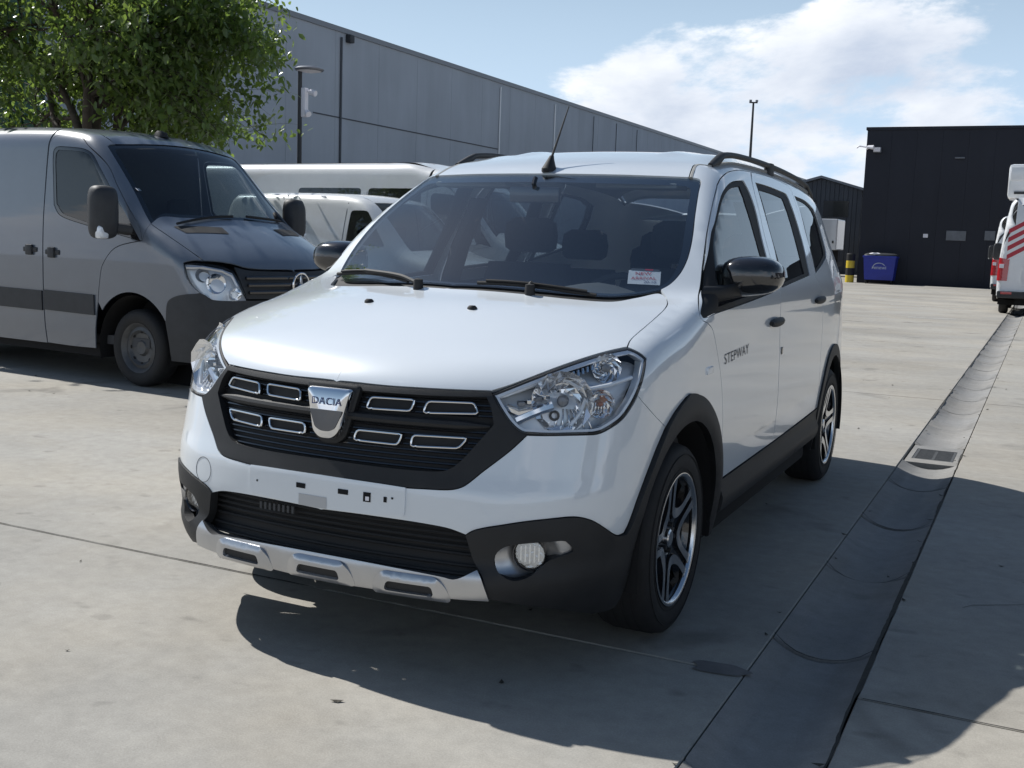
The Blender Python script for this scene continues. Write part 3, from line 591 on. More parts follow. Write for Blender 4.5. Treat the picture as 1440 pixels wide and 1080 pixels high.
for pr, mode, s_ in zip(cl_ob, ('one', 'right'), (1, -1)):
    fb_ = panel(CAR, 'fog_bezel', fog_o, (-.6, .8, 0), M_SILVER, pr, mode, step=.010, off=-.004, depth=0, gap=-.003, fn=fog_dish)[0]
    base = fc - A3(0, -.0, 0) + fax * -.035; ex = np.cross(A3(0, 0, 1), fax); ex /= np.linalg.norm(ex); ez = A3(0, 0, 1)
    def L3(r, h, a): 
        q = base + ex * r * math.cos(a) + ez * r * math.sin(a) + fax * h; return q * [s_, 1, 1]
    m = MB(); m.loft([[L3(r, h, a) for a in np.linspace(0, 2 * math.pi, 33)[:-1]] for r, h in ((.047, -.03), (.049, .012), (.046, .018), (.043, .014))], caps=False); fl_ = m.build('fog_lamp', M_GLOSSBLK, pr)
    m = MB(); m.loft([[L3(r, h, a) for a in np.linspace(0, 2 * math.pi, 33)[:-1]] for r, h in ((.043, .004), (.035, -.018), (.02, -.034), (.008, -.040))], caps=True); m.build('reflector', M_FOGREF, fl_)
    for k in range(5):
        m = MB(); m.box((-.002, -.001, -.028), (.002, .001, .028)); vv = [(base + ex * ((k - 2) * .013 + v[0]) + ez * v[2] * (1 - .13 * abs(k - 2)) + fax * (.004 + v[1])) * [s_, 1, 1] for v in m.v]; link_mesh('lamp_rib', vv, m.f, M_CHROME, fl_, False)
    m = MB(); m.loft([[L3(r, h, a) for a in np.linspace(0, 2 * math.pi, 33)[:-1]] for r, h in ((.0445, .013), (.034, .019), (.018, .022), (.004, .023))], caps=True); m.build('lamp_glass', M_LENS, fl_)
# rear arch and sill cladding, rear bumper, tailgate, rear lamps
ri = CAR.side(arc(2.81, .318, .392, 180, 6, 40)); ro = CAR.side(arc(2.81, .318, .456, 6, 160, 40))
panel(CAR, 'arch_cladding', np.concatenate([cat(ri, .015), cat(np.array([ri[-1], ro[0]]), .015)[1:-1], cat(ro, .015), cat(np.concatenate([ro[-1:], CAR.side([(2.375, .44), (2.40, .24), (2.425, .24)]), ri[:1]]), .015)[1:-1]]), SD, M_BLACKPL, car, 'both', step=.025, off=.010, depth=.03, gap=0)
sc_o = loop(CAR.side([(.464, .4345), (.9, .440), (1.4, .447), (2.0, .457), (2.376, .466)]), CAR.side([(2.376, .466), (2.388, .38), (2.395, .315)]), CAR.side([(2.395, .315), (1.4, .305), (.46, .30)]), CAR.side([(.46, .30), (.466, .36), (.464, .4345)]))
panel(CAR, 'sill_cladding', sc_o, (-1, 0, 0), M_BLACKPL, car, 'both', step=.03, off=.004, depth=.03, gap=.001, fn=lambda p: .020 * np.clip((.412 - p[:, 2]) / .04, 0, 1) * np.clip((p[:, 2] - .295) / .03, .1, 1))
for s_ in (1, -1):
    p = CAR.side([(y, .262) for y in np.linspace(1.0, 1.75, 8)]) - A3(.03, 0, 0); m = MB(); m.tube(p * [s_, 1, 1], .0035, 5); m.build('sill_edge', M_SILVER, car)
rb_l = CAR.side([(3.256, .38), (3.22, .22)]); 
rear_o = loop(np.concatenate([CAR.hit(np.array([[3, 6.2, z] for z in (1.45, 1.3, 1.1, .9, .7)]), np.broadcast_to(np.array([-.72, -.69, 0]), (5, 3))), CAR.side([(3.34, .5), (3.256, .38)])]), CAR.side([(3.256, .38), (3.25, .26)]),
              np.concatenate([CAR.side([(3.25, .26)]), CAR.back([(.6, .24), (.3, .24), (0, .24)])]), CAR.back([(0, z) for z in (.24, .4, .6, .8, 1.0, 1.2, 1.4, 1.5)]), CAR.back([(0, 1.5), (.3, 1.49), (.45, 1.47), (.535, 1.45)]))
tg = panel(CAR, 'tailgate', rear_o, (-.3, -.95, 0), M_WHITE, car, 'weld', step=.05, gap=0, depth=.02)[0]
rw = loop(CAR.back([(0, 1.42), (.3, 1.41), (.5, 1.38)]), CAR.back([(.5, 1.38), (.56, 1.2), (.58, 1.08)]), CAR.back([(.58, 1.08), (.3, 1.05), (0, 1.05)]), CAR.back([(0, 1.05), (0, 1.2), (0, 1.42)]))
panel(CAR, 'rear_window', rw, (0, -1, 0), M_GLOSSBLK, tg, 'weld', step=.06, off=.004, depth=0, gap=0)
tl = CAR.hit(np.array([[3, y, z] for y, z in [(5.75, .90), (6.0, .88), (6.25, .92), (6.2, 1.05), (6.05, 1.22), (5.93, 1.24), (5.86, 1.10)]]), np.broadcast_to(np.array([-.72, -.69, 0]), (7, 3)))
panel(CAR, 'tail_lamp', cat(tl, .012, closed=True), (-.72, -.69, 0), M_RED, car, 'both', step=.03, off=.008, depth=.015, gap=0)

# dark sheet added behind bumper and lamps to block leaking sunlight
fc_o = loop(CAR.front([(0, .30), (.3, .30), (.55, .31)]), CAR.front([(.55, .31), (.66, .5), (.70, .7), (.66, .84)]), CAR.front([(.66, .84), (.5, .86), (.3, .85), (0, .85)]), CAR.front([(0, .85), (0, .6), (0, .30)]))
panel(CAR, 'front_light_block', fc_o, (-.35, .94, 0), M_DARK, car, 'weld', step=.08, off=-.14, depth=0, gap=0)
# ---- headlights: tray, reflectors, bulbs, indicator, chrome bezel, clear lens
lens_o = loop(px([(693, 554.5), (702, 572), (716, 593), (727, 604), (736, 609)]), px([(736, 609), (770, 611), (803, 610.5), (835, 609.5)]), px([(835, 609.5), (846, 607), (859, 600), (875, 588), (888, 570), (896, 555)]),
              px([(896, 555), (903, 537), (907.5, 518), (908.5, 504)]), px([(908.5, 504), (897, 495), (883, 489.5)]), px([(883, 489.5), (865, 493), (840, 499.5), (800, 512.5), (760, 527.5), (720, 543.5), (693, 554.5)]))
LD = (-.72, .66, -.2); d_, e1_, e2_ = basis(LD)
M_TRAY = principled('lamp_tray', (.80, .83, .87), .15, metal=.2)
M_REFL = principled('lamp_reflector', (.92, .93, .95), .10, metal=.85)
M_LAMPGREY = principled('lamp_inner', (.20, .21, .23), .35, metal=.5)
lens2 = np.stack([lens_o @ e1_, lens_o @ e2_], 1)
def lamp_local(q, dep): 
    """photo pixel -> point at depth 'dep' behind the lens surface"""
    p = px([q])[0]; return p + np.array(d_) * dep
def dish(name, q, rad, dep, mat, parent, s_, tilt=(0.35, -0.93, 0.0), depth=.055, seg=15, fl=4):
    c0 = lamp_local(q, dep); ax = np.array(tilt) / np.linalg.norm(tilt); ex = np.cross([0, 0, 1], ax); ex /= np.linalg.norm(ex); ey = np.cross(ax, ex)
    rings = []
    for k in range(fl + 1):
        t = 1 - k / fl; r = rad * (t * .88 + .12); h = -depth * (1 - t * t)
        rings.append([(c0 + ex * r * math.cos(a + .2 * k) + ey * r * math.sin(a + .2 * k) + ax * (h + .004 * math.sin(5 * a + 2 * k))) * [s_, 1, 1] for a in np.linspace(0, 2 * math.pi, seg + 1)[:-1]])
    m = MB(); m.loft(rings, caps=False); m.add(rings[-1], [tuple(range(seg))]); return m.build(name, mat, parent, smooth=False), c0, ax, ex, ey
def headlight(s_):
    hl = empty('headlight', parent=car)
    mode = 'one' if s_ == 1 else 'right'
    # tray 6 cm behind the lens with a rim that follows the outline
    inn = lens2.copy()
    for _ in range(4): inn = inset(inn, .003)
    n = len(lens_o); p_out = lens_o - CAR.nrm(lens_o) * .004; p_mid = CAR.hit(inn[:, :1] * e1_ + inn[:, 1:] * e2_ - 4 * d_, np.broadcast_to(d_, (n, 3))); p_rim = p_mid - CAR.nrm(p_mid) * .010
    p_in = p_mid + d_ * .052
    m = MB(); m.loft([[q * [s_, 1, 1] for q in r] for r in (p_out, p_mid - CAR.nrm(p_mid) * .0075, p_rim)], caps=False); m.build('bezel', M_TRAY, hl)
    m = MB(); m.loft([[q * [s_, 1, 1] for q in r] for r in (p_rim, p_in)], caps=False); m.build('housing_wall', M_TRAY, hl)
    panel(CAR, 'housing', lens_o, LD, M_TRAY, hl, mode, step=.025, off=-.058, depth=0, gap=-.014)
    # main reflector
    r1, c0, ax, ex, ey = dish('reflector', (795, 565), .090, .020, M_REFL, hl, s_, depth=.06)
    m = MB(); m.lathe([(.017, -.03), (.017, -.004), (.012, .002), (.0, .004)], 18, 'y'); 
    def put(mb, c_, ax_, ex_, ey_): return [(c_ + ex_ * v[0] + ax_ * v[1] + ey_ * v[2]) * [s_, 1, 1] for v in mb.v]
    link_mesh('bulb_cap', put(m, c0 + ax * -.012, ax, ex, ey), m.f, M_LAMPGREY, r1, True, autosmooth=40)
    # vertical flutes in the reflector's lower half
    for k in range(7):
        m = MB(); a = (k - 3) * .018 + .02; m.tube([(a * .6, -.035, -.025), (a, -.028, -.05), (a * 1.15, -.012, -.075)], .0035, 5); link_mesh('flute', put(m, c0, ax, ex, ey), m.f, M_CHROME, r1, True)
    m = MB(); m.tube([(.012 * math.cos(t) - .022, -.012, .012 * math.sin(t) - .042) for t in np.linspace(0, 6.283, 14)[:-1]], .004, 5, closed=True); link_mesh('adjuster', put(m, c0, ax, ex, ey), m.f, M_MATBLK, r1, True)
    # chrome blade running inward and stepped facets above it
    for pts_, r_ in (([(720, 572), (738, 580), (760, 577), (783, 571)], .012), ([(734, 590), (752, 582), (770, 575), (786, 570)], .014)):
        m = MB(); m.tube([lamp_local(q, .045) * [s_, 1, 1] for q in pts_], r_, 7); m.build('blade', M_CHROME, hl)
    for k in range(4):
        m = MB(); q = lamp_local((742 + k * 11, 566 - k * 3), .05); m.box((-.010, -.014, -.006), (.010, .014, .006), Matrix.Rotation(.6 + .2 * k, 3, 'Z').to_4x4(), .002); link_mesh('facet', [(q + np.array(v)) * [s_, 1, 1] for v in m.v], m.f, M_CHROME if k % 2 else M_LAMPGREY, hl, False)
    # arched dividing bar
    m = MB(); m.tube([lamp_local(q, .022) * [s_, 1, 1] for q in [(700, 560), (735, 548), (765, 537), (790, 531), (805, 536), (818, 544), (836, 546), (860, 541), (893, 530)]], .006, 7); m.build('divider', M_TRAY, hl)
    m = MB(); m.tube([lamp_local(q, .028) * [s_, 1, 1] for q in [(831, 548), (829, 562), (822, 580), (808, 598)]], .0055, 7); m.build('divider', M_TRAY, hl)
    # upper side lamp with ribs
    r2, c1, ax1, ex1, ey1 = dish('side_reflector', (860, 517), .045, .030, M_REFL, hl, s_, tilt=(.55, -.8, .05), depth=.03)
    m = MB(); m.lathe([(.013, -.02), (.013, .0), (.0, .003)], 16, 'y'); link_mesh('bulb_cap', put(m, c1 - ax1 * .008, ax1, ex1, ey1), m.f, M_LAMPGREY, r2, True, autosmooth=40)
    for k in range(8):
        q0_, q1_ = lamp_local((803 + k * 6.3, 535 - k * 2.6), .040), lamp_local((799 + k * 6.6, 526 - k * 2.2), .030); m = MB(); m.tube([q0_ * [s_, 1, 1], q1_ * [s_, 1, 1]], .005, 6); m.build('flute', M_CHROME, hl)
    # indicator
    r3, c2, ax2, ex2, ey2 = dish('indicator', (852, 567), .043, .035, M_REFL, hl, s_, tilt=(.6, -.78, 0), depth=.03)
    m = MB(); m.lathe([(.011, -.01), (.010, .010), (.006, .016), (.0, .018)], 16, 'y'); link_mesh('amber_bulb', put(m, c2 - ax2 * .012, ax2, ex2, ey2), m.f, M_AMBER, r3, True, autosmooth=40)
    m = MB(); m.box((.004, -.028, -.025), (.034, -.022, .03)); link_mesh('amber_strip', put(m, c2, ax2, ex2, ey2), m.f, M_AMBER, r3, False)
    for k in range(4):
        m = MB(); m.tube([(-.012 + k * .009, -.012, -.006 - .022), (-.010 + k * .008, -.012, .002)], .0035, 5); link_mesh('flute', put(m, c2, ax2, ex2, ey2), m.f, M_CHROME, r3, True)
    panel(CAR, 'lens', lens_o, LD, M_LENS, hl, mode, step=.03, off=.0005, depth=0, gap=.0)
both(headlight)
# dark gasket line around each headlight
for s_ in (1, -1):
    p = cat(lens_o, .01, closed=True); m = MB(); m.tube((p - CAR.nrm(p) * .006) * [s_, 1, 1], .0055, 6, closed=True); m.build('lamp_gasket', M_MATBLK, car)
# ---- door furniture, mirrors, roof rails, aerial, wipers, washers
def handle(q, w, h, parent, s_, tilt):
    p = px([q])[0]; c0 = p * [s_, 1, 1]; a = tilt
    m = MB(); rings = []
    for t in np.linspace(-1, 1, 9):
        r = h * (.45 + .55 * math.sqrt(max(0, 1 - abs(t)**3))); cx = .030 * (1 - .35 * t * t)
        rings.append([c0 + A3(s_ * (cx * .5 + cx * .55 * math.cos(b)), t * w + 0, a * t * w + r * math.sin(b)) for b in np.linspace(0, 2 * math.pi, 11)[:-1]])
    m.loft(rings); m.build('handle', M_BLACKPL, parent)
for s_, fd, rd in ((1, fdoor[0], rdoor[0]), (-1, fdoor[1], rdoor[1])):
    handle((1090, 452.5), .105, .019, fd, s_, .02); handle((1151, 421.5), .105, .019, rd, s_, .02)
    p = px([(1099.3, 493)])[0] * [s_, 1, 1]; m = MB(); m.box(p + A3(-.004, -.012, -.016), p + A3(.004, .012, .016), bev=.002); m.build('lock', M_GLOSSBLK, fd)
fds = [o for o in bpy.data.objects if o.name.startswith('fender')]
for s_, fd in zip((1, -1), fds):
    p = px([(998, 521)])[0] * [s_, 1, 1]; m = MB(); m.box(p + A3(-.006, -.035, -.013), p + A3(.006, .035, .013), bev=.004); m.build('side_repeater', M_LENS if False else M_TRAY, fd)
tv, tf = text_polys('STEPWAY', .078, 1.1)
pa, pb_ = CAR.px([(1018.5, 506.5), (1052.5, 490.5)]); dy = (pb_[1] - pa[1]); dz = (pb_[2] - pa[2]); wid = max(v[0] for v in tv) - min(v[0] for v in tv)
for s_, fd in ((1, fdoor[0]), (-1, fdoor[1])):
    q = np.array([((pa[1] + pb_[1]) / 2 + (v[0] if s_ == 1 else -v[0]) / wid * dy, (pa[2] + pb_[2]) / 2 + (v[0] if s_ == 1 else -v[0]) / wid * dz + v[1] * .68) for v in tv]); p = CAR.side(q); p = (p + CAR.nrm(p) * .0015) * [s_, 1, 1]
    link_mesh('lettering', p, [f if s_ == 1 else f[::-1] for f in tf], M_DKINK, fd, False)
def superring(c_, ex, ey, a, b, n=3.0, k=28):
    o_ = []
    for t in np.linspace(0, 2 * math.pi, k + 1)[:-1]:
        ct, st = math.cos(t), math.sin(t); o_.append(np.array(c_) + np.array(ex) * a * math.copysign(abs(ct)**(2 / n), ct) + np.array(ey) * b * math.copysign(abs(st)**(2 / n), st))
    return o_
def door_mirror(s_, parent):
    # housing: outer shell seen from the front, its face towards the driver
    sil = [(1104, 388), (1009, 388), (1055, 361), (1055, 418)]
    C0 = A3(.905, .545, 1.184); X = A3(1, .10, 0); X /= np.linalg.norm(X); Z = A3(0, 0, 1); Y = A3(-.10, 1, 0)
    rings = []
    for h, k, dz_ in ((-.085, .10, .0), (-.082, .45, .0), (-.070, .72, .0), (-.045, .90, .0), (-.01, .985, 0), (.03, 1.0, 0), (.060, .985, 0), (.068, .94, 0), (.064, .90, 0)):
        r = superring(C0 + Y * h, X, Z, .116 * k, .073 * k, 3.2); r = [q + Z * (-.012 * ((np.dot(q - C0, X)) / .116)**2) * (np.dot(q - C0, Z) > 0) + Z * .016 * (np.dot(q - C0, X) / .116) * (np.dot(q - C0, Z) < 0) for q in r]; rings.append(r)
    m = MB(); m.loft([[q * [s_, 1, 1] for q in r] for r in rings]); mr_ = m.build('door_mirror', M_GLOSSBLK, parent, auto=60)
    m = MB(); m.loft([[q * [s_, 1, 1] for q in superring(C0 + Y * .060, X, Z, .100, .058, 3.2)], [q * [s_, 1, 1] for q in superring(C0 + Y * .062, X, Z, .100, .058, 3.2)]]); m.build('mirror_glass', M_CHROME, mr_)
    m = MB(); m.loft([[q * [s_, 1, 1] for q in superring(c_, Y, Z, a, b, 2.6, 20)] for c_, a, b in ((A3(.79, .36, 1.115), .070, .034), (A3(.84, .42, 1.122), .055, .028), (A3(.88, .52, 1.135), .045, .026))]); m.build('mirror_arm', M_BLACKPL, mr_)
door_mirror(1, fdoor[0]); door_mirror(-1, fdoor[1])
def roof_rail(s_):
    base = CAR.top([(.592, y) for y in np.linspace(1.02, 3.15, 40)]); L = len(base)
    rings = []
    for i, p in enumerate(base):
        t = i / (L - 1); lift = .034 * min(1, (t / .055)) ** .6 * min(1, ((1 - t) / .06)) ** .6; a = .016 * (.75 + .25 * min(1, t / .05))
        hgt = .013 if .07 < t < .93 else .030; zc_ = lift if .07 < t < .93 else lift * .55
        rings.append([q * [s_, 1, 1] for q in superring(p + A3(.0, 0, zc_), A3(1, 0, -.15), A3(0, 0, 1), a, hgt if hgt < .02 else max(.012, lift * .62), 2.6, 14)])
    m = MB(); m.loft(rings); r_ = m.build('roof_rail', M_BLACKPL, car, auto=60)
    for t in (0.50,):
        i = int(t * (L - 1)); m = MB(); m.loft([[q * [s_, 1, 1] for q in superring(base[i] + A3(0, 0, h), A3(1, 0, 0), A3(0, 1, 0), .018, w_, 3, 14)] for h, w_ in ((-.01, .07), (.045, .05))]); m.build('rail_foot', M_BLACKPL, r_)
both(roof_rail)
ab = px([(779, 239)])[0]; at = np.array([0, .906, 1.849]); ab[0] = 0
axv = (at - ab) / np.linalg.norm(at - ab); tip = at
m = MB(); m.loft([superring(ab + A3(0, .012 * k, 0) + A3(0, 0, h), A3(1, 0, 0), A3(0, 1, 0), a, b, 2.2, 18) for k, h, a, b in ((0, -.008, .026, .046), (0, .004, .026, .046), (.4, .020, .020, .034), (1.2, .045, .012, .018), (1.9, .060, .008, .010))])
an = m.build('aerial', M_MATBLK, car)
m = MB(); st = ab + A3(0, .02, .05); m.tube([st + (tip - st) * t for t in np.linspace(0, 1, 12)], [.0055 - .003 * t for t in np.linspace(0, 1, 12)], 7); m.build('aerial_rod', M_MATBLK, an)
def wiper(a, b, c_):
    w = empty('wiper', parent=car)
    pa_, pb__, pc = [CAR.px([q])[0] for q in (a, b, c_)]
    blade = [pa_ + (pb__ - pa_) * t for t in np.linspace(0, 1, 14)]; blade = np.array(blade); blade = CAR.top(blade[:, :2]); blade = blade + CAR.nrm(blade) * .012
    m = MB(); m.tube(blade, .007, 6); m.build('wiper_blade', M_MATBLK, w)
    bl2 = blade + CAR.nrm(blade) * .010; m = MB(); m.tube(bl2[1:-1], .0045, 6); m.build('blade_spine', M_MATBLK, w)
    arm = np.array([pc, pc * .7 + blade[6] * .3, blade[6]]); arm = CAR.top(arm[:, :2]); arm += CAR.nrm(arm) * A3([.020], [.030], [.026]).reshape(3, 1); m = MB(); m.tube(cat(arm, .02), .008, 6); m.build('wiper_arm', M_MATBLK, w)
    m = MB(); m.lathe([(.0, .03), (.016, .026), (.018, .0), (.018, -.03)], 16, 'z', pc + A3(0, 0, .006)); m.build('wiper_hub', M_MATBLK, w)
wiper((477, 389), (575, 400), (588, 405.5)); wiper((672, 402), (838, 420), (745, 413.5))
for s_ in (1, -1):
    p = CAR.top([(.199 * s_, -.285)])[0]; m = MB(); m.loft([superring(p + A3(0, 0, h), A3(1, 0, 0), A3(0, 1, 0), a, b, 2.3, 14) for h, a, b in ((-.004, .017, .014), (.004, .016, .013), (.010, .010, .008))]); m.build('washer_nozzle', M_MATBLK, car)
# ---- wheels
def make_wheel():
    w = empty('wheel', parent=car)
    m = MB(); m.lathe([(.205, -.085), (.222, -.098), (.262, -.105), (.296, -.100), (.311, -.086), (.318, -.060), (.318, .060), (.311, .086), (.296, .100), (.262, .105), (.222, .098), (.205, .085)], 64, 'x'); ty = m.build('tyre', M_RUBBER, w, auto=50)
    for k in range(4):
        m = MB(); m.lathe([(.3186, -.052 + k * .034 - .004), (.3165, -.052 + k * .034), (.3186, -.052 + k * .034 + .004)], 64, 'x'); m.build('tread_groove', M_DARK, ty)
    for r in (.236, .284):
        m = MB(); m.tube([(.1045 if r > .25 else .1015, r * math.cos(a), r * math.sin(a)) for a in np.linspace(0, 2 * math.pi, 65)[:-1]], .0018, 4, closed=True); m.build('sidewall_line', M_RUBBER, ty)
    m = MB(); m.lathe([(.221, .100), (.224, .092), (.214, .078), (.204, .05), (.196, -.06), (.214, -.09)], 64, 'x'); rim = m.build('rim', M_GLOSSBLK, w, auto=40)
    m = MB(); m.lathe([(.2215, .097), (.2225, .103), (.216, .1045), (.209, .099), (.206, .090)], 72, 'x'); m.build('rim_lip', M_ALU, rim, auto=60)
    # five big rounded openings, each edged by a machined U; black spoke centres between them
    for k in range(5):
        a0 = math.radians(90 + 36 + 72 * k)
        def P(r, a, x): return (x, r * math.cos(a0 + math.radians(a)), r * math.sin(a0 + math.radians(a)))
        path = cat(np.array([[r * math.cos(math.radians(a)), r * math.sin(math.radians(a)), x] for r, a, x in ((.211, -28.5, .094), (.185, -28, .091), (.150, -26.5, .087), (.118, -23, .083), (.094, -14, .079), (.086, 0, .077), (.094, 14, .079), (.118, 23, .083), (.150, 26.5, .087), (.185, 28, .091), (.211, 28.5, .094))]), .012)
        t_ = np.gradient(path[:, :2], axis=0); t_ /= np.linalg.norm(t_, axis=1, keepdims=True); nn = np.stack([-t_[:, 1], t_[:, 0]], 1)
        rr_ = np.linalg.norm(path[:, :2], axis=1); hw = np.interp(rr_, [.085, .10, .13, .17, .211], [.0185, .0165, .0130, .0135, .0185])
        def W3(q, x): ca, sa = math.cos(a0), math.sin(a0); return (x, q[0] * ca - q[1] * sa, q[0] * sa + q[1] * ca)
        rings = [[W3(p[:2] + n_ * h, p[2]), W3(p[:2] - n_ * h, p[2]), W3(p[:2] - n_ * h * 1.25, p[2] - .030), W3(p[:2] + n_ * h * 1.25, p[2] - .030)] for p, n_, h in zip(path, nn, hw)]
        m = MB(); m.loft(rings); sp = m.build('spoke', M_GLOSSBLK, rim, smooth=False)
        m = MB(); m.loft([[W3(p[:2] + n_ * h * .93, p[2] + .0015), W3(p[:2] - n_ * h * .93, p[2] + .0015)] for p, n_, h in zip(path, nn, hw)], closed_ring=False, caps=False); m.build('spoke_face', M_ALU, sp, smooth=False)
        s0 = math.radians(90 + 72 * k); m = MB()
        m.loft([[(x, r * math.cos(s0 + sg * w / r), r * math.sin(s0 + sg * w / r)) for sg, x in ((1, xx), (-1, xx), (-1, xx - .02), (1, xx - .02))] for r, w, xx in ((.05, .030, .066), (.09, .030, .070), (.13, .022, .076), (.17, .020, .081), (.21, .024, .084))]); m.build('spoke_centre', M_GLOSSBLK, rim, smooth=False)
    m = MB(); m.lathe([(.0, .080), (.024, .080), (.030, .076), (.031, .060)], 28, 'x'); m.build('hub_cap', M_ALU, rim, auto=30)
    m = MB(); m.lathe([(.030, .066), (.064, .066), (.070, .055), (.070, .03)], 32, 'x'); m.build('hub', M_GLOSSBLK, rim, auto=30)
    for k in range(5):
        a = math.radians(54 + 72 * k); m = MB(); m.lathe([(.0, .012), (.008, .012), (.009, .0)], 8, 'x', (.066, .046 * math.cos(a), .046 * math.sin(a))); m.build('wheel_bolt', M_MATBLK, rim)
    m = MB(); m.lathe([(.06, .0), (.06, .012), (.14, .012), (.14, .0), (.06, .0)], 40, 'x', (-.02, 0, 0)); m.build('brake_disc', M_SILVER, w, auto=30)
    return w
def copy_tree(o, parent):
    c_ = o.copy(); COL.objects.link(c_); c_.parent = parent
    for ch in o.children: copy_tree(ch, c_)
    return c_
w0 = make_wheel(); w0.location = (.742, 0, .318); w0.rotation_euler = (math.radians(14), 0, 0)
for lx, ly, rz, ra in ((.738, 2.81, 0, -8), (-.742, 0, math.pi, 20), (-.738, 2.81, math.pi, 40)):
    w = copy_tree(w0, car); w.location = (lx, ly, .318); w.rotation_euler = (math.radians(ra), 0, rz)
# wheel liners and underbody
for cy in (0, 2.81):
    for s_ in (1, -1):
        rings = []
        for a in np.linspace(math.radians(-12), math.radians(192), 30):
            rings.append([(s_ * x, cy + .398 * math.cos(a), .322 + .398 * math.sin(a)) for x in (.845, .60, .50)])
        m = MB(); m.loft(rings, closed_ring=False, caps=False); m.add([(s_ * .50, cy + .40 * math.cos(a), .322 + .40 * math.sin(a)) for a in np.linspace(math.radians(-22), math.radians(202), 30)], [tuple(range(30))]); m.build('wheel_liner', M_DARK, car, auto=None)
m = MB(); m.box((-.80, .44, .20), (.80, 2.36, .30), bev=.02); m.box((-.48, -.42, .24), (.48, .5, .32), bev=.02); m.box((-.50, 2.3, .22), (.50, 3.45, .34), bev=.02); m.build('underbody', M_DARK, car)
m = MB(); m.box((-.42, -.60, .30), (.42, -.30, .80), bev=.02); m.build('engine_bay_blackout', M_DARK, car)  # black block added to keep the space inside the nose dark
# ---- cabin
M_SEAT = M_FABRIC
def dash():
    prof = [(.02, 1.075), (.10, 1.095), (.22, 1.10), (.36, 1.085), (.44, 1.04), (.46, .96), (.42, .80), (.40, .55), (.1, .55)]
    rings = []
    for x in np.linspace(-.74, .74, 25):
        bow = .30 * x * x; hump = .055 * math.exp(-((x - .37) / .17)**2)
        rings.append([(x, y + bow * (1 - min(1, max(0, (y - .05) / .5))) + (.02 if y > .3 else 0), z + (hump if .3 < y < .46 and z > 1 else (hump * .45 if y > .2 and z > 1 else 0)) - .012 * x * x) for y, z in prof])
    m = MB(); m.loft(rings); return m.build('dashboard', M_TRIM, car)
dash()
m = MB(); m.tube([(.37 + .185 * math.cos(a), .60 + .06 * math.sin(a), .985 + .175 * math.sin(a)) for a in np.linspace(0, 2 * math.pi, 33)[:-1]], .015, 8, closed=True); sw = m.build('steering_wheel', M_MATBLK, car)
m = MB(); m.box((.30, .575, .93), (.44, .615, 1.03), bev=.02); m.box((.20, .585, .965), (.54, .605, .99), bev=.006); m.build('wheel_hub', M_MATBLK, sw)
def seat(x, y, parent, w=.25, zb=.42, back=.62, rec=.26):
    s = empty('seat', parent=parent)
    m = MB(); m.box((x - w, y - .26, zb), (x + w, y + .24, zb + .16), bev=.05); m.build('cushion', M_SEAT, s)
    m = MB(); rings = []
    for t in np.linspace(0, 1, 8):
        zz_ = zb + .14 + back * t; yy = y + .22 + rec * back * t; ww = w * (1 - .16 * max(0, t - .6) / .4); dp = .075 - .02 * t
        rings.append(superring((x, yy, zz_), (1, 0, 0), (0, 1, 0), ww, dp, 3.5, 20))
    m.loft(rings); m.build('backrest', M_SEAT, s)
    zz_ = zb + .14 + back; yy = y + .22 + rec * back
    m = MB(); m.loft([superring((x, yy + .01, zz_ + .06 + h), (1, 0, 0), (0, 1, 0), .135 * k, .055 * k, 3, 18) for h, k in ((-.01, .7), (.01, .95), (.07, 1), (.13, .92), (.155, .6))]); m.build('headrest', M_SEAT, s)
    return s
seat(.37, .98, car); seat(-.37, .98, car)
for x in (-.46, 0, .46): seat(x, 1.90, car, w=.22, back=.58)
for x in (-.35, .35): seat(x, 2.75, car, w=.22, back=.50)
m = MB(); m.box((-.11, .585, 1.435), (.11, .615, 1.50), bev=.012); im = m.build('rear_view_mirror', M_GLOSSBLK, car)
m = MB(); m.tube([(0, .60, 1.49), (0, .585, 1.51), (0, .60, 1.535)], .01, 6); m.build('mirror_stem', M_GLOSSBLK, im)
# headliner, inner door trims, floor, sun visors, belts
hl_o = loop(CAR.top([(0, .85), (.3, .90), (.615, 1.02)]), CAR.top([(.615, 1.02), (.62, 2.0), (.61, 3.1)]), CAR.top([(.61, 3.1), (.3, 3.15), (0, 3.18)]), CAR.top([(0, y) for y in np.linspace(3.18, .85, 8)]))
panel(CAR, 'headliner', hl_o, (0, 0, -1), M_LIGHTTRIM, car, 'weld', step=.10, off=-.035, depth=0, gap=0)
dt_o = loop(CAR.side([(.42, .34), (.40, .8), (.33, 1.03)]), CAR.side([(.33, 1.03), (1.4, 1.08), (2.3, 1.12), (3.0, 1.14)]), CAR.side([(3.0, 1.14), (3.05, .8), (3.0, .75), (2.4, .7), (2.3, .34)]), CAR.side([(2.3, .34), (1.4, .33), (.42, .34)]))
panel(CAR, 'door_trim', dt_o, (-1, 0, 0), M_TRIM, car, 'both', step=.12, off=-.07, depth=0, gap=0)
for s_ in (1, -1):
    pb1 = CAR.side([(1.32, 1.03), (1.33, 1.25), (1.36, 1.48)]) - A3(.06, 0, 0); m = MB(); m.loft([superring(p * [s_, 1, 1], (.5, 0, 0), (0, 1, 0), .06, .07, 3, 12) for p in pb1]); m.build('pillar_trim', M_TRIM, car)
    m = MB(); m.box((s_ * .37 - .17, .74, 1.505), (s_ * .37 + .17, .90, 1.525), bev=.008); m.build('sun_visor', M_LIGHTTRIM, car)
m = MB(); m.box((-.80, .40, .31), (.80, .46, .98)); m.build('firewall_light_block', M_DARK, car, smooth=False)  # added to stop sunlight leaking through the cabin onto the ground
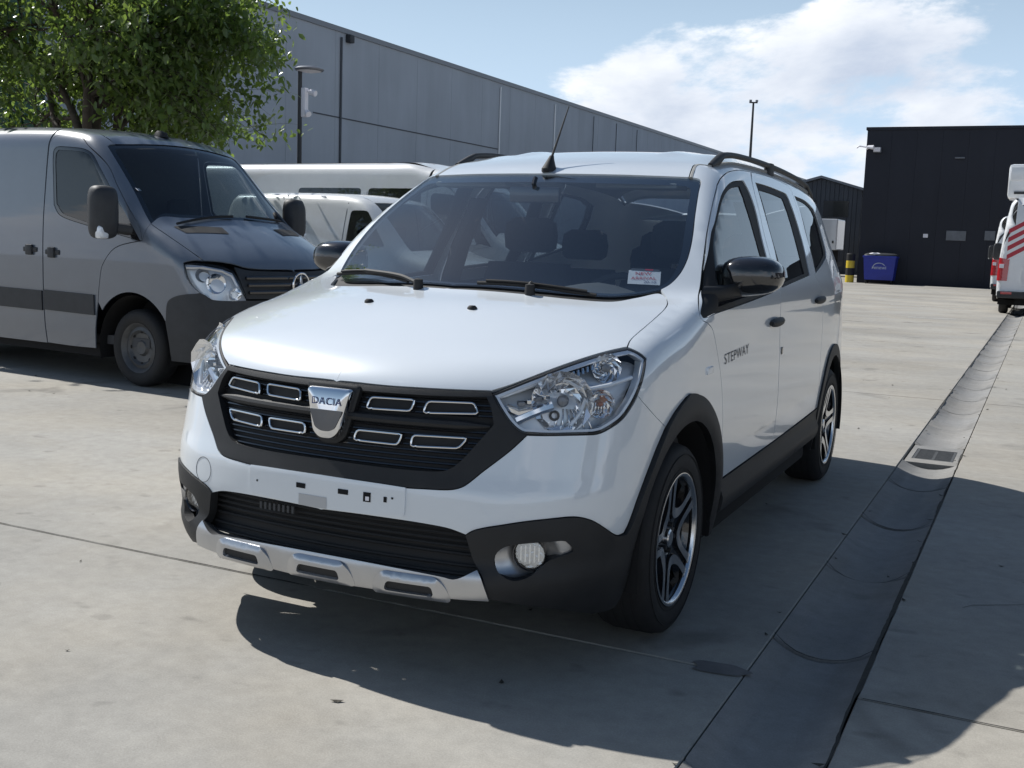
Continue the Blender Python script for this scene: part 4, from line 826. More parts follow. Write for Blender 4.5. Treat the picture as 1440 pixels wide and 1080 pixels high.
m = MB(); m.box((-.82, .45, .31), (.82, 2.38, .35)); m.box((-.5, 2.38, .31), (.5, 3.3, .35)); m.box((-.12, .45, .34), (.12, 1.5, .60), bev=.03); m.build('cabin_floor', M_TRIM, car)
# card lying behind the windscreen
cq = px([(885, 376), (931, 377.5), (929, 397.5), (883, 395)]); cn = CAR.nrm(cq); cq = cq - cn * .012; O_ = cq[3]; EXc = cq[2] - cq[3]; EYc = cq[0] - cq[3]
card = link_mesh('price_card', [O_, O_ + EXc, O_ + EXc + EYc, O_ + EYc], [(0, 1, 2, 3)], M_PAPER, None, False); tag(card, 'white NEW ARRIVAL card with red print inside the windscreen of the white car', 'card')
ncv = np.cross(EXc, EYc); ncv /= np.linalg.norm(ncv)
def card_text(t, u, v, size, mat, rot=0.0):
    tv, tf = text_polys(t, size); wx = np.linalg.norm(EXc); wy = np.linalg.norm(EYc); ex, ey = EXc / wx, EYc / wy; cr, sr = math.cos(rot), math.sin(rot)
    link_mesh('lettering', [O_ + EXc * u + EYc * v + ex * (a * cr - b * sr) + ey * (a * sr + b * cr) + ncv * .0015 for a, b, _ in tv], tf, mat, card, False)
cw = np.linalg.norm(EXc); card_text('NEW', .46, .76, cw * .22, M_REDINK, .06); card_text('ARRIVAL', .48, .42, cw * .20, M_REDINK, .06); card_text('20-10', .68, .16, cw * .17, M_BLUEINK, .02)
link_mesh('card_edge', [O_ + EXc * a + EYc * b + ncv * .0012 for a, b in ((.05, 1.0), (.95, .99), (.95, 1.12), (.08, 1.13))], [(0, 1, 2, 3)], M_DKINK, card, False)
link_mesh('card_band', [O_ + EXc * a + EYc * b + ncv * .002 for a, b in ((.50, 1.0), (.75, 1.0), (.75, 1.11), (.5, 1.11))], [(0, 1, 2, 3)], M_REDINK, card, False)

# ================================================================== pixel helpers for the surroundings
def ray_px(x, y): return CM.T @ np.array([(x - 720) / FPX, (540 - y) / FPX, 1.0])
def at_z(x, y, z): d = ray_px(x, y); return CAM + d * ((z - CAM[2]) / d[2])
def at_x(x, y, X): d = ray_px(x, y); return CAM + d * ((X - CAM[0]) / d[0])
def at_y(x, y, Y): d = ray_px(x, y); return CAM + d * ((Y - CAM[1]) / d[1])
def at_d(x, y, dep): d = ray_px(x, y); return CAM + d * dep          # depth along the view axis

# ================================================================== vans
def van_g(roof=2.32, rear=4.25):
    zc = tab([(-1.3, .80), (-1.04, 1.03), (-.97, 1.11), (-.85, 1.20), (-.65, 1.31), (-.48, 1.395), (-.40, 1.43), (-.34, 1.465), (-.25, 1.54), (0.0, 1.77), (.25, 2.0), (.42, 2.14)] +
             ([(.56, 2.215), (.8, 2.265), (1.2, 2.30), (2.0, roof), (rear - .25, roof), (rear + .15, roof - .04)] if roof < 2.5 else [(.60, 2.28), (.9, 2.48), (1.2, roof - .10), (1.7, roof), (rear - .25, roof), (rear + .15, roof - .05)]), 2500)
    B = tab([(-1.2, .10), (-.5, .22), (0, .28), (.5, .22), (.9, .12), (1.4, 0), (5, 0)]); C = tab([(-1, .10), (0, .04), (.6, .06), (1.2, .07), (5, .07)])
    Wd = tab([(-1.2, .86), (-.9, .90), (-.6, .935), (-.3, .955), (0, .965), (.5, .97), (1.2, .975), (3.5, .975), (rear + .15, .965)])
    Pz = tab([(0, -.06), (.3, -.03), (.5, -.008), (.8, 0), (1.1, -.004), (1.4, -.018), (1.7, -.045), (2.0, -.075), (2.3, -.115), (2.8, -.19)])
    yf = tab([(0, -.86), (.2, -.95), (.35, -1.02), (.55, -1.05), (.75, -1.05), (.9, -1.04), (1.0, -1.02), (1.1, -.98), (1.3, -.80), (1.6, -.5)]); K = tab([(0, .16), (.5, .14), (1.0, .20), (1.3, .22)])
    yr = tab([(0, rear - .10), (.4, rear + .02), (.6, rear), (1.5, rear - .02), (2.2, rear - .06), (2.9, rear - .16)])
    def g(p):
        x = np.abs(p[..., 0]); y = p[..., 1]; z = p[..., 2]; xx = np.minimum(x, 1.05)
        t = (z - (zc(y - B(y) * xx**2) - C(y) * xx**2)) * np.interp(y, [-1, -.5, -.2, .4, .8, 1.2], [.85, .87, .76, .76, .92, 1])
        sd = x - (Wd(y) + Pz(z)); fr = yf(z) + K(z) * xx**2 - y; rr = y - (yr(z) - .04 * xx**2)
        a = smax(fr, sd, .30); rt = np.interp(y, [-1, -.4, .1, .8, 2], [.12, .12, .07, .16, .20]); return smax(smax(t, a, rt), rr, .10)
    return g
VPOSE = ((-4.599, 4.006, 0.0), 1.4732, .927)
VB = Body(van_g(), *VPOSE)
vp = lambda pts: VB.px(pts) * A3(-1, 1, 1)
M_GREYP = principled('grey_van_paint', (.105, .126, .160), .33, coat=.8, noise_amt=.05, noise_scale=4)
M_WHITEP = principled('white_van_paint', (.74, .75, .76), .34, coat=.7, noise_amt=.04, noise_scale=4)
M_VBLACK = principled('van_black_plastic', (.030, .032, .036), .6, noise_amt=.2, noise_scale=12)
M_VGLASS = glass('van_windscreen', (.58, .64, .66), 1.55)
M_STEEL = principled('dusty_steel', (.09, .092, .095), .5, metal=.5, noise_amt=.2, noise_scale=15)
# outlines traced once from the near van; the same pressings serve the other vans
vo = {}
vo['ws_side'] = vp([(212, 314.5), (204, 300), (190, 271.5), (171, 238), (157, 215), (151.5, 206)])
vo['ws_top'] = np.concatenate([vp([(151.5, 206), (154, 203.5), (162, 202.8)]), VB.top([(x, .44 + .06 * (x / .6)**2) for x in (.55, .35, .15, 0)])])
vo['ws_bot'] = np.concatenate([VB.top([(x, -.325 + .24 * (x / .85)**2) for x in (0, .2, .4, .6, .75)]), vo['ws_side'][:1]])
vo['door_win'] = loop(vp([(76, 288), (75, 250), (75, 215), (78, 208), (84, 206)]), vp([(84, 206), (110, 208), (122, 211), (131, 218), (140, 235), (160, 272), (180, 308), (197, 339)]), vp([(197, 339), (180, 333.5), (150, 325), (114, 314), (92, 306.5), (82, 300), (76, 288)]))
vo['door_glass'] = loop(vp([(79, 286), (78, 250), (78, 217), (82, 210.5)]), vp([(82, 210.5), (105, 212), (121, 215), (128, 222), (135, 237), (147, 262), (158, 284)]), vp([(158, 284), (158, 322)]), vp([(158, 322), (130, 315), (100, 305), (88, 300), (79, 286)]))
d_o = np.concatenate([VB.side([(1.16, 2.17), (1.05, 2.195), (.85, 2.17)], -1) * A3(-1, 1, 1)])
vo['door_top'] = np.concatenate([VB.side([(1.17, 2.12), (1.12, 2.18), (1.0, 2.20), (.80, 2.17), (.66, 2.09)], -1) * A3(-1, 1, 1)])
vo['door_fr'] = np.concatenate([vo['door_top'][-1:], vp([(152, 232), (166, 262), (183, 295), (197, 321), (200, 338)]), ])
vo['door_fl'] = np.concatenate([vo['door_fr'][-1:], VB.side([(.20, 1.20), (.36, 1.05), (.40, .9), (.425, .72)], -1) * A3(-1, 1, 1)])
sd_ = lambda *p: VB.side(p, -1) * A3(-1, 1, 1)
def make_van(name, paint, pose, roof, rear, label, cat_, group=None, windows=False, rear_marks=False):
    b = Body(van_g(roof, rear), *pose)
    v = empty(name, pose[0], pose[1], label, cat_, group, scale=pose[2])
    bs = lambda *p: b.side(p); hi = roof > 2.5
    # --- bonnet, windscreen, roof
    hood_e = np.concatenate([vo['ws_side'][:1], vp([(218, 319), (240, 334), (266, 352), (286, 366.5)])]); hood_f = np.concatenate([hood_e[-1:], b.front([(.62, 1.11), (.5, 1.075), (.3, 1.06), (0, 1.055)])])
    hood = panel(b, 'bonnet', loop(vo['ws_bot'], hood_e, hood_f, b.top([(0, y) for y in np.linspace(-.99, -.325, 8)])), (0, .5, -.86), paint, v, 'weld', step=.05, gap=.003)[0]
    vent = vp([(244, 318.8), (312, 320.5), (322, 329.5), (262, 328)]); panel(b, 'bonnet_vent', np.concatenate([cat(np.array([vent[i], vent[(i + 1) % 4]]), .02)[:-1] for i in range(4)]), (0, .5, -.86), M_MATBLK, hood, 'both', step=.05, off=.004, depth=0, gap=0)
    ws = loop(vo['ws_bot'], vo['ws_side'], vo['ws_top'], b.top([(0, y) for y in np.linspace(.44, -.325, 10)]))
    w = panel(b, 'windscreen', ws, (0, .6, -.8), M_VGLASS, v, 'weld', step=.08, off=-.006, depth=0, gap=.003)[0]
    wsb = np.concatenate([cat(vo['ws_bot']), cat(vo['ws_side'])[1:], cat(vo['ws_top'])[1:]]); inn_ = wsb.copy(); inn_[:, 0] = wsb[:, 0] * .945; c_in = np.array([0, .06, 1.8]); inn_[:, 1] = c_in[1] + (wsb[:, 1] - c_in[1]) * .90; inn_[:, 2] = c_in[2] + (wsb[:, 2] - c_in[2]) * .90
    panel(b, 'windscreen_border', np.concatenate([wsb, inn_[::-1]]), (0, .6, -.8), M_GLOSSBLK, w, 'weld', step=.05, off=-.009, depth=0, gap=0)
    rx = .70 if not hi else .66
    r_s = b.top([(rx, y) for y in np.linspace(.72, rear - .15, 14)]); rj = np.array([vo['ws_top'][2], r_s[0]])
    panel(b, 'roof', loop(vo['ws_top'][2:][::-1], rj, r_s, b.top([(x, rear - .12) for x in (rx, .35, 0)]), b.top([(0, y) for y in np.linspace(rear - .12, .44, 18)])), (0, .1, -1), paint, v, 'weld', step=.10, gap=0, depth=0,
          fn=(lambda p: .006 * np.clip(np.sin(p[:, 0] * 22), -.4, 1) * np.clip((p[:, 1] - 1.3) / .3, 0, 1)))
    # --- side: pillar, doors, load area
    SDv = (-1, .0, -.25); arch_f = b.side(arc(0, .34, .455, 176, 12, 30)); arch_i = b.side(arc(0, .34, .43, 12, 176, 30))
    pillar = loop(vo['ws_side'], vo['ws_top'][:3], rj, b.top([(rx, y) for y in np.linspace(.72, 1.17, 5)]), np.concatenate([b.top([(rx, 1.17)]), b.side([(1.17, 2.12)])]), vo['door_top'], vo['door_fr'], np.concatenate([vo['door_fr'][-1:], vo['ws_side'][:1]]))
    panel(b, 'pillar', pillar, (-.7, .35, -.62), paint, v, 'both', step=.05, gap=0)
    door = panel(b, 'front_door', loop(vo['door_top'], vo['door_fr'], vo['door_fl'], bs((.425, .72), (.45, .60), (.47, .5), (.50, .30)), bs((.50, .30), (.8, .295), (1.17, .30)), bs((1.17, .30), (1.175, .9), (1.18, 1.5), (1.17, 2.12))), SDv, paint, v, 'both', holes=[vo['door_win']], step=.06, gap=.004)
    for pr, mode in zip(door, ('one', 'right')):
        wn_ = panel(b, 'window', vo['door_win'], SDv, M_TINT, pr, mode, step=.08, off=-.008, depth=0, gap=0)[0]
        panel(b, 'window_trim', vo['door_win'], SDv, M_GLOSSBLK, wn_, mode, holes=[vo['door_glass']], step=.05, off=-.004, depth=0, gap=0)
    fend = loop(hood_e, np.concatenate([hood_e[-1:], vp([(272, 366), (258, 369.5)])]), vp([(258, 369.5), (261, 388), (270, 402), (282, 412.5)]), np.concatenate([vp([(282, 412.5)]), b.side([(-.56, .80), (-.47, .79), (-.42, .60)])]), np.concatenate([b.side([(-.42, .60)]), b.side(arc(0, .34, .485, 148, 38, 16))]), vo['door_fl'][::-1], np.concatenate([vo['door_fr'][-1:], vo['ws_side'][:1]]))
    panel(b, 'fender', fend, (-.85, .35, -.4), paint, v, 'both', step=.05, gap=.003)
    ra = 3.25; loadp = loop(bs((1.185, 2.14), (1.19, 1.5), (1.185, .9), (1.18, .30)), bs((1.18, .30), (2.0, .30), (2.76, .31)), bs(*arc(ra, .34, .47, 176, 4, 20)), bs((3.72, .36), (3.95, .42), (rear - .08, .45)), b.side([(rear - .07, z) for z in (.45, 1.0, 1.6, 2.1)]), np.concatenate([b.side([(rear - .07, 2.1)]), b.top([(rx, rear - .15)])]), np.concatenate([r_s[::-1][:-3], b.top([(rx, 1.18)])]), np.concatenate([b.top([(rx, 1.18)]), b.side([(1.185, 2.14)])]))
    hls = []
    if windows:
        for y0, y1 in ((1.30, 2.40), (2.55, 3.95)):
            hls.append(cat(b.side(rounded([(y0, 1.42), (y1, 1.42), (y1, 2.16), (y0, 2.16)], .07)), .03, closed=True))
    load = panel(b, 'load_side', loadp, (-.96, -.02, -.28), paint, v, 'both', holes=hls, step=.09, gap=0)
    for pr, mode, s_ in zip(load, ('one', 'right'), (1, -1)):
        for h_ in hls: panel(b, 'window', h_, (-1, 0, -.2), M_GLOSSBLK, pr, mode, step=.1, off=-.006, depth=0, gap=-.004)
        p = b.side([(2.42, z) for z in np.linspace(.36, 2.1, 12)]); m = MB(); m.tube((p + A3(-.002, 0, 0)) * [s_, 1, 1], .005, 4); m.build('door_seam', M_DARK, pr)
        p = b.side([(y, 1.18) for y in np.linspace(2.45, rear - .15, 16)]); m = MB(); m.tube((p + A3(.002, 0, 0)) * [s_, 1, 1], .012, 6); m.build('door_track', M_VBLACK, pr)
    for s_ in (1, -1):
        for pr, (y0, z0) in ((door[0 if s_ == 1 else 1], (1.04, 1.135)), (load[0 if s_ == 1 else 1], (1.36, 1.15))):
            p = b.side([(y0, z0)])[0] * [s_, 1, 1]; m = MB(); m.box(p + A3(-.01, -.10, -.022), p + A3(.025 if s_ > 0 else .01, .10, .022), bev=.009); m.box(p + A3(-.026 if s_ < 0 else 0, -.04, -.05), p + A3(.0 if s_ < 0 else .026, .05, .045), bev=.012); m.build('handle', M_VBLACK, pr)
    # lower black rubbing strip, sill, bumper
    for y0, y1, pr in ((.47, 1.165, door), (1.19, 2.76, load)):
        st_ = loop(bs((y0, .60), (y0, .78)), bs((y0, .78), ((y0 + y1) / 2, .785), (y1, .79)), bs((y1, .79), (y1, .61)), bs((y1, .61), ((y0 + y1) / 2, .605), (y0, .60)))
        for q, mode in zip(pr, ('one', 'right')): panel(b, 'rubbing_strip', st_, (-1, 0, 0), M_VBLACK, q, mode, step=.08, off=.014, depth=.016, gap=0)
    bmp_top = np.concatenate([b.side([(-.42, .60), (-.47, .79)]), vp([(282, 413), (300, 421.8), (349.5, 423)]), b.front([(.58, .80), (.3, .80), (0, .80)])])
    bmp = loop(bmp_top, b.front([(0, .80), (0, .6), (0, .4), (0, .26)]), np.concatenate([b.front([(0, .26), (.3, .26), (.6, .27)]), b.hit(np.array([[2.4, -2.2, .27]]), np.array([[-.8, .6, 0]])), b.side([(-.455, .27)])]), b.side([(-.455, .27), (-.45, .40), (-.42, .60)]))
    bp_ = panel(b, 'bumper', bmp, (-.6, .8, 0), M_VBLACK, v, 'weld', step=.06, off=.012, depth=.03, gap=0)[0]
    inl = cat(b.front(rounded([(-.45, .34), (.45, .34), (.42, .52), (-.42, .52)], .05)), .03, closed=True); panel(b, 'air_inlet', inl, (0, 1, 0), M_DARK, bp_, 'one', step=.08, off=.016, depth=0, gap=0, keep0=False)
    # grille with bars and a three-spoke ring emblem
    gl = loop(b.front([(0, 1.045), (.3, 1.05), (.5, 1.06), (.60, 1.085)]), b.front([(.60, 1.085), (.60, .95), (.565, .815)]), b.front([(.565, .815), (.3, .81), (0, .81)]), b.front([(0, .81), (0, .93), (0, 1.045)]))
    gr = panel(b, 'grille', gl, (0, 1, 0), M_VBLACK, v, 'weld', step=.06, off=-.01, depth=.02, gap=0)[0]
    for z in (.87, .93, .99):
        p = b.front([(x, z) for x in np.linspace(-.56, .56, 20)]) + A3(0, -.012, 0); m = MB(); m.tube(p, .016, 6); m.build('grille_bar', M_GLOSSBLK, gr)
    e0 = b.front([(0, .93)])[0] + A3(0, -.035, 0); m = MB(); m.tube([e0 + A3(.10 * math.cos(a), 0, .10 * math.sin(a)) for a in np.linspace(0, 2 * math.pi, 33)[:-1]], .010, 6, closed=True)
    for a in (90, 210, 330): m.tube([e0, e0 + A3(.10 * math.cos(math.radians(a)), 0, .10 * math.sin(math.radians(a)))], [.016, .005], 6)
    m.build('emblem', M_CHROME, gr)
    # headlights
    ho = loop(vp([(257.5, 371), (285, 370.5), (312, 375), (328, 381)]), vp([(328, 381), (336, 395), (342, 408), (349, 422)]), vp([(349, 422), (320, 421.5), (300, 421), (282, 412)]), vp([(282, 412), (270, 402), (261, 388), (257.5, 371)]))
    HD = (-.75, .6, -.25); dh, eh1, eh2 = basis(HD)
    def hl_v(s_):
        mode = 'one' if s_ == 1 else 'right'; hl = empty('headlight', parent=v)
        panel(b, 'housing', ho, HD, M_TRAY, hl, mode, step=.05, off=-.05, depth=0, gap=-.01)
        panel(b, 'lens', ho, HD, M_LENS, hl, mode, step=.05, off=.002, depth=.02, gap=.002)
        for q, r, mt in (((303, 398), .085, M_CHROME), ((284, 386), .06, M_LAMPGREY), ((331, 413), .05, M_CHROME)):
            c0 = vp([q])[0] + dh * .03; m = MB(); rings = []
            ax = A3(.45, -.88, .1); ax /= np.linalg.norm(ax); ex = np.cross([0, 0, 1], ax); ex /= np.linalg.norm(ex); ey = np.cross(ax, ex)
            for t in np.linspace(1, .1, 6): rings.append([(c0 + ex * r * t * math.cos(a) + ey * r * t * math.sin(a) - ax * .04 * (1 - t * t)) * [s_, 1, 1] for a in np.linspace(0, 2 * math.pi, 21)[:-1]])
            m.loft(rings, caps=False); m.build('reflector', mt, hl)
        m = MB(); m.tube([(vp([q])[0] + dh * .012) * [s_, 1, 1] for q in [(262, 376), (285, 376), (312, 381), (326, 388), (334, 403)]], .016, 6); m.build('light_strip', M_SILVER, hl)
    both(hl_v)
    # mirrors
    def mir(s_, pr):
        c0 = A3(1.16, .10, 1.50); X = A3(1, .12, 0); Y = A3(-.12, 1, 0); Z = A3(0, 0, 1); rings = []
        for h, k in ((-.10, .35), (-.09, .75), (-.06, .95), (0, 1), (.05, .98), (.06, .90)): rings.append([q * [s_, 1, 1] for q in superring(c0 + Y * h, X, Z, .115 * k, .225 * k, 4, 24)])
        m = MB(); m.loft(rings); mm = m.build('door_mirror', M_VBLACK, pr, auto=55)
        m = MB(); m.box((-.05, -.045, -.06), (.05, .02, .05), bev=.02); link_mesh('indicator', [(c0 + A3(.055, -.04, -.16) + np.array(q)) * [s_, 1, 1] for q in m.v], m.f, M_LENS if False else M_TRAY, mm)
        m = MB(); m.loft([[q * [s_, 1, 1] for q in superring(c_, A3(0, 1, 0), Z, .07, .05, 2.5, 12)] for c_ in (A3(.93, .05, 1.36), A3(1.0, .08, 1.37), A3(1.10, .10, 1.38))]); m.build('mirror_arm', M_VBLACK, mm)
    mir(1, door[0]); mir(-1, door[1])
    # wheels
    def wheel_v():
        w_ = empty('wheel', parent=v)
        m = MB(); m.lathe([(.205, -.08), (.235, -.10), (.30, -.105), (.325, -.09), (.34, -.06), (.34, .06), (.325, .09), (.30, .105), (.235, .10), (.205, .08)], 40, 'x'); m.build('tyre', M_RUBBER, w_, auto=50)
        m = MB(); m.lathe([(.0, .055), (.055, .06), (.075, .04), (.13, .045), (.155, .07), (.185, .06), (.205, .085), (.22, .095), (.21, .06), (.2, -.05)], 40, 'x'); rim_ = m.build('rim', M_STEEL, w_, auto=30)
        for k in range(8):
            a = math.radians(45 * k); m = MB(); m.lathe([(.0, .005), (.016, .004), (.02, .0)], 10, 'x', (.052, .145 * math.cos(a), .145 * math.sin(a))); m.build('rim_hole', M_DARK, rim_)
        return w_
    wv = wheel_v(); wv.location = (.80, 0, .34)
    for lx, ly, rz_ in ((.80, 3.25, 0), (-.80, 0, math.pi), (-.80, 3.25, math.pi)):
        q = copy_tree(wv, v); q.location = (lx, ly, .34); q.rotation_euler = (.3 * ly, 0, rz_)
    for cy in (0, 3.25):
        for s_ in (1, -1):
            m = MB(); m.loft([[(s_ * x, cy + .46 * math.cos(a), .34 + .46 * math.sin(a)) for x in (.93, .62, .55)] for a in np.linspace(math.radians(-15), math.radians(195), 20)], closed_ring=False, caps=False); m.add([(s_ * .56, cy + .46 * math.cos(a), .34 + .46 * math.sin(a)) for a in np.linspace(0, 2 * math.pi, 21)[:-1]], [tuple(range(20))]); m.build('wheel_liner', M_DARK, v, auto=None)
    m = MB(); m.box((-.86, .5, .22), (.86, rear - .5, .34)); m.box((-.55, -.8, .22), (.55, .5, .7)); m.box((-.55, 2.7, .25), (.55, rear - .12, .5)); m.build('underbody', M_DARK, v)
    # cabin
    m = MB(); m.box((-.80, -.15, .9), (.80, .35, 1.38), bev=.06); m.build('dashboard', M_TRIM, v)
    m = MB(); m.tube([(.40 + .20 * math.cos(a), .42 + .09 * math.sin(a), 1.32 + .17 * math.sin(a)) for a in np.linspace(0, 2 * math.pi, 25)[:-1]], .017, 6, closed=True); m.build('steering_wheel', M_MATBLK, v)
    for x in (.42, -.42):
        s = seat(x, .62, v, w=.24, zb=.72, back=.60, rec=.18)
    m = MB(); m.box((-.86, 1.16, .34), (.86, 1.19, 2.14)); m.build('bulkhead', M_TRIM, v); m = MB(); m.box((-.85, -.1, .34), (.85, 1.18, .42)); m.build('cabin_floor', M_TRIM, v)
    m = MB(); m.tube([(x, y, z) for x, y, z in b.top([(.1 + .55 * t, -.30 + .10 * t * t) for t in np.linspace(0, 1, 10)]) + A3(0, 0, .02)], .012, 6); m.build('wiper', M_MATBLK, v)
    m = MB(); m.tube([(x, y, z) for x, y, z in b.top([(-.70 + .62 * t, -.28 - .03 * t) for t in np.linspace(0, 1, 10)]) + A3(0, 0, .02)], .012, 6); m.build('wiper', M_MATBLK, v)
    # rear end
    rp = loop(b.side([(rear - .07, 2.1), (rear - .07, 1.6), (rear - .07, 1.0), (rear - .08, .45)]), np.concatenate([b.side([(rear - .08, .45)]), b.back([(.5, .45), (0, .45)])]), b.back([(0, z) for z in (.45, 1, 1.6, roof - .2)]), np.concatenate([b.back([(0, roof - .2), (.3, roof - .2), (.55, roof - .22)]), b.top([(rx, rear - .15)])]), np.concatenate([b.top([(rx, rear - .15)]), b.side([(rear - .07, 2.1)])]))
    tgv = panel(b, 'rear_doors', rp, (-.25, -.95, -.1), paint, v, 'weld', step=.09, gap=0)[0]
    p = b.back([(0, z) for z in np.linspace(.47, roof - .22, 12)]); m = MB(); m.tube(p + A3(0, .002, 0), .006, 4); m.build('door_seam', M_DARK, tgv)
    for s_ in (1, -1):
        tq = (b.hit(np.array([[3, rear - .05 + 1.80 + dy, z] for dy, z in [(.0, .80), (.26, .80), (.27, 1.30), (.02, 1.34)]]), np.broadcast_to(np.array([-.74, -.67, 0]), (4, 3)))); tlp = np.concatenate([cat(np.array([tq[i], tq[(i + 1) % 4]]), .03)[:-1] for i in range(4)])
        panel(b, 'tail_lamp', tlp, (-.74, -.67, 0), M_RED, v, 'one' if s_ == 1 else 'right', step=.05, off=.014, depth=.02, gap=0)
    for s_ in (1, -1):
        m = MB(); m.box((s_ * .885 - .05, rear - .06, 1.10), (s_ * .885 + .05, rear + .035, 1.19), bev=.006); m.build('tail_lamp_white', M_PAPER, v)
    m = MB(); m.box((-.94, rear - .10, .40), (.94, rear + .10, .56), bev=.03); rbv = m.build('rear_bumper', M_VBLACK, v)
    for s_ in (1, -1):
        m = MB(); m.box((s_ * .74 - .12, rear + .09, .49), (s_ * .74 + .12, rear + .11, .545), bev=.004); m.build('reflector', M_RED, rbv)
    m = MB(); m.box((-.30, rear - .02, .66), (.30, rear + .015, .80), bev=.01); m.build('plate_recess', M_VBLACK, tgv)
    if rear_marks:
        for s_ in (1, -1):
            for k in range(4):
                z0 = 1.30 + k * .20; pts = [(.10, z0), (.10, z0 + .10), (.80, z0 + .10 + .45), (.80, z0 + .45)] if False else [(.12, z0 + .42), (.12, z0 + .53), (.80, z0 + .11), (.80, z0)]
                o_ = b.back([(a, c_) for a, c_ in pts]); panel(b, 'chevron', np.concatenate([cat(np.array([o_[i], o_[(i + 1) % 4]]), .03)[:-1] for i in range(4)]), (0, -1, 0), M_REDINK2, tgv, 'one' if s_ == 1 else 'right', step=.08, off=.004, depth=0, gap=0, keep0=False)
        m = MB(); m.box((-.28, rear - .01, .47), (.28, rear + .012, .58)); m.build('plate', M_VBLACK, tgv)
    return v, b
M_REDINK2 = principled('red_reflective_tape', (.48, .03, .05), .4)
van1, _ = make_van('parked_van', M_GREYP, VPOSE, 2.32, 4.25, 'grey panel van with black bumper under the leafy tree', 'van')
# small round aerial on its roof, sticker inside the windscreen
p = VB.top([(-.05, .66)])[0]; m = MB(); m.loft([superring(p + A3(0, .02 * k, h), A3(1, 0, 0), A3(0, 1, 0), a, b_, 2.2, 14) for k, h, a, b_ in ((0, -.01, .05, .09), (.2, .03, .04, .07), (1, .055, .02, .03))]); m.build('aerial', M_MATBLK, van1)
p = VB.px([(195, 265)])[0]; nn_ = VB.nrm(p[None])[0]; ex_ = A3(1, .3, 0); ex_ /= np.linalg.norm(ex_); ey_ = np.cross(nn_, ex_); p = p - nn_ * .012
link_mesh('sticker', [p + ex_ * a + ey_ * b_ for a, b_ in ((-.03, -.02), (.03, -.02), (.03, .02), (-.03, .02))], [(0, 1, 2, 3)], M_PAPER, van1, False)
# white crew van behind it, and two vans far away on the right
pc = at_z(560, 224, 2.45); hdg = 1.4732
def pose_from(pt, local, rz, k):
    c_, s_ = math.cos(rz), math.sin(rz); return ((float(pt[0] - k * (c_ * local[0] - s_ * local[1])), float(pt[1] - k * (s_ * local[0] + c_ * local[1])), 0.0), rz, k)
make_van('parked_van', M_WHITEP, pose_from(pc, (-.80, 1.85), hdg, .93), 2.62, 6.6, 'tall white crew van with a dark side window strip, before the concrete hall', 'van', windows=True)
make_van('parked_van', M_WHITEP, ((1.79, 27.6, 0.0), math.pi, .95), 2.78, 4.25, 'tall white van with red diagonal stripes on its rear doors', 'van', rear_marks=True)
make_van('parked_van', M_WHITEP, ((1.36, 34.6, 0.0), math.pi, .95), 2.60, 4.25, 'plain white van standing ahead of the striped van', 'van')
# white roof box on the striped van
ul = at_y(1417, 270, 24.6)
vr = empty('roof_unit', (ul[0] + .64, 24.4, 2.62), 0, 'white rounded cooling unit on the roof of the striped van', 'cooling unit')
m = MB(); m.box((-.64, 0, 0), (.64, 1.4, .78), bev=.09); m.box((-.60, -.03, .40), (.60, .05, .72), bev=.03); m.build('casing', M_WHITEP, vr, auto=50)
m = MB(); m.box((-.50, -.03, .10), (.50, .005, .16), bev=.01); m.build('rubber_edge', M_VBLACK, vr)
# --- small white van (half hidden): short bonnet, flat side, door window
def small_g():
    zc = tab([(-1.2, .70), (-.9, .86), (-.6, .98), (-.2, 1.08), (-.08, 1.12), (.2, 1.32), (.55, 1.62), (.72, 1.73), (.9, 1.79), (1.3, 1.83), (2.2, 1.845), (3.3, 1.82), (3.6, 1.78)]); B = tab([(-1, .05), (0, .35), (.6, .3), (1.2, .05), (4, 0)])
    Wd = tab([(-1, .78), (-.5, .86), (0, .895), (1, .91), (3, .91), (3.5, .89)]); Pz = tab([(0, -.06), (.4, -.01), (.7, 0), (1.0, -.02), (1.3, -.075), (1.6, -.15), (1.9, -.24)])
    yf = tab([(0, -.7), (.3, -.82), (.6, -.83), (.9, -.78), (1.2, -.6)]); yr = tab([(0, 3.3), (.4, 3.45), (1.0, 3.44), (1.7, 3.34), (1.9, 3.3)])
    def g(p):
        x = np.abs(p[..., 0]); y = p[..., 1]; z = p[..., 2]; xx = np.minimum(x, 1)
        t = (z - (zc(y - B(y) * xx**2) - .06 * xx**2)) * .9; a = smax(yf(z) + .3 * xx**2 - y, x - (Wd(y) + Pz(z)), .3); return smax(smax(t, a, .12), y - yr(z) + .05 * xx**2, .12)
    return g
pd_ = at_z(470, 278, 1.76); sp_ = pose_from(pd_, (-.75, 1.35), hdg, 1.0); SB = Body(small_g(), *sp_); sv = empty('parked_van', sp_[0], sp_[1], 'small white van with rounded roof between the grey van and the tall white van', 'van')
sw_o = [(.40, 1.14), (1.06, 1.16), (1.05, 1.60), (.78, 1.60)]
swl = cat(SB.side(rounded(sw_o, .05)), .03, closed=True)
ssd = loop(SB.side([(-.5, .3), (-.48, .6), (-.45, .93)]), np.concatenate([SB.side([(-.45, .93)]), SB.top([(.74, -.2), (.70, .10), (.62, .55), (.60, .78), (.60, 1.0)])]), SB.top([(.60, y) for y in np.linspace(1.0, 3.25, 10)]), np.concatenate([SB.top([(.60, 3.25)]), SB.side([(3.38, 1.5), (3.42, 1.0), (3.42, .4)])]), SB.side([(3.42, .4), (3.15, .33)]), SB.side(arc(2.75, .31, .38, 5, 175, 16)), SB.side([(2.36, .28), (1.4, .26), (.40, .27)]), SB.side(arc(0, .31, .38, 5, 175, 16)))
sbody = panel(SB, 'body_side', ssd, (-.93, .05, -.35), M_WHITEP, sv, 'both', holes=[swl], step=.07, gap=0)
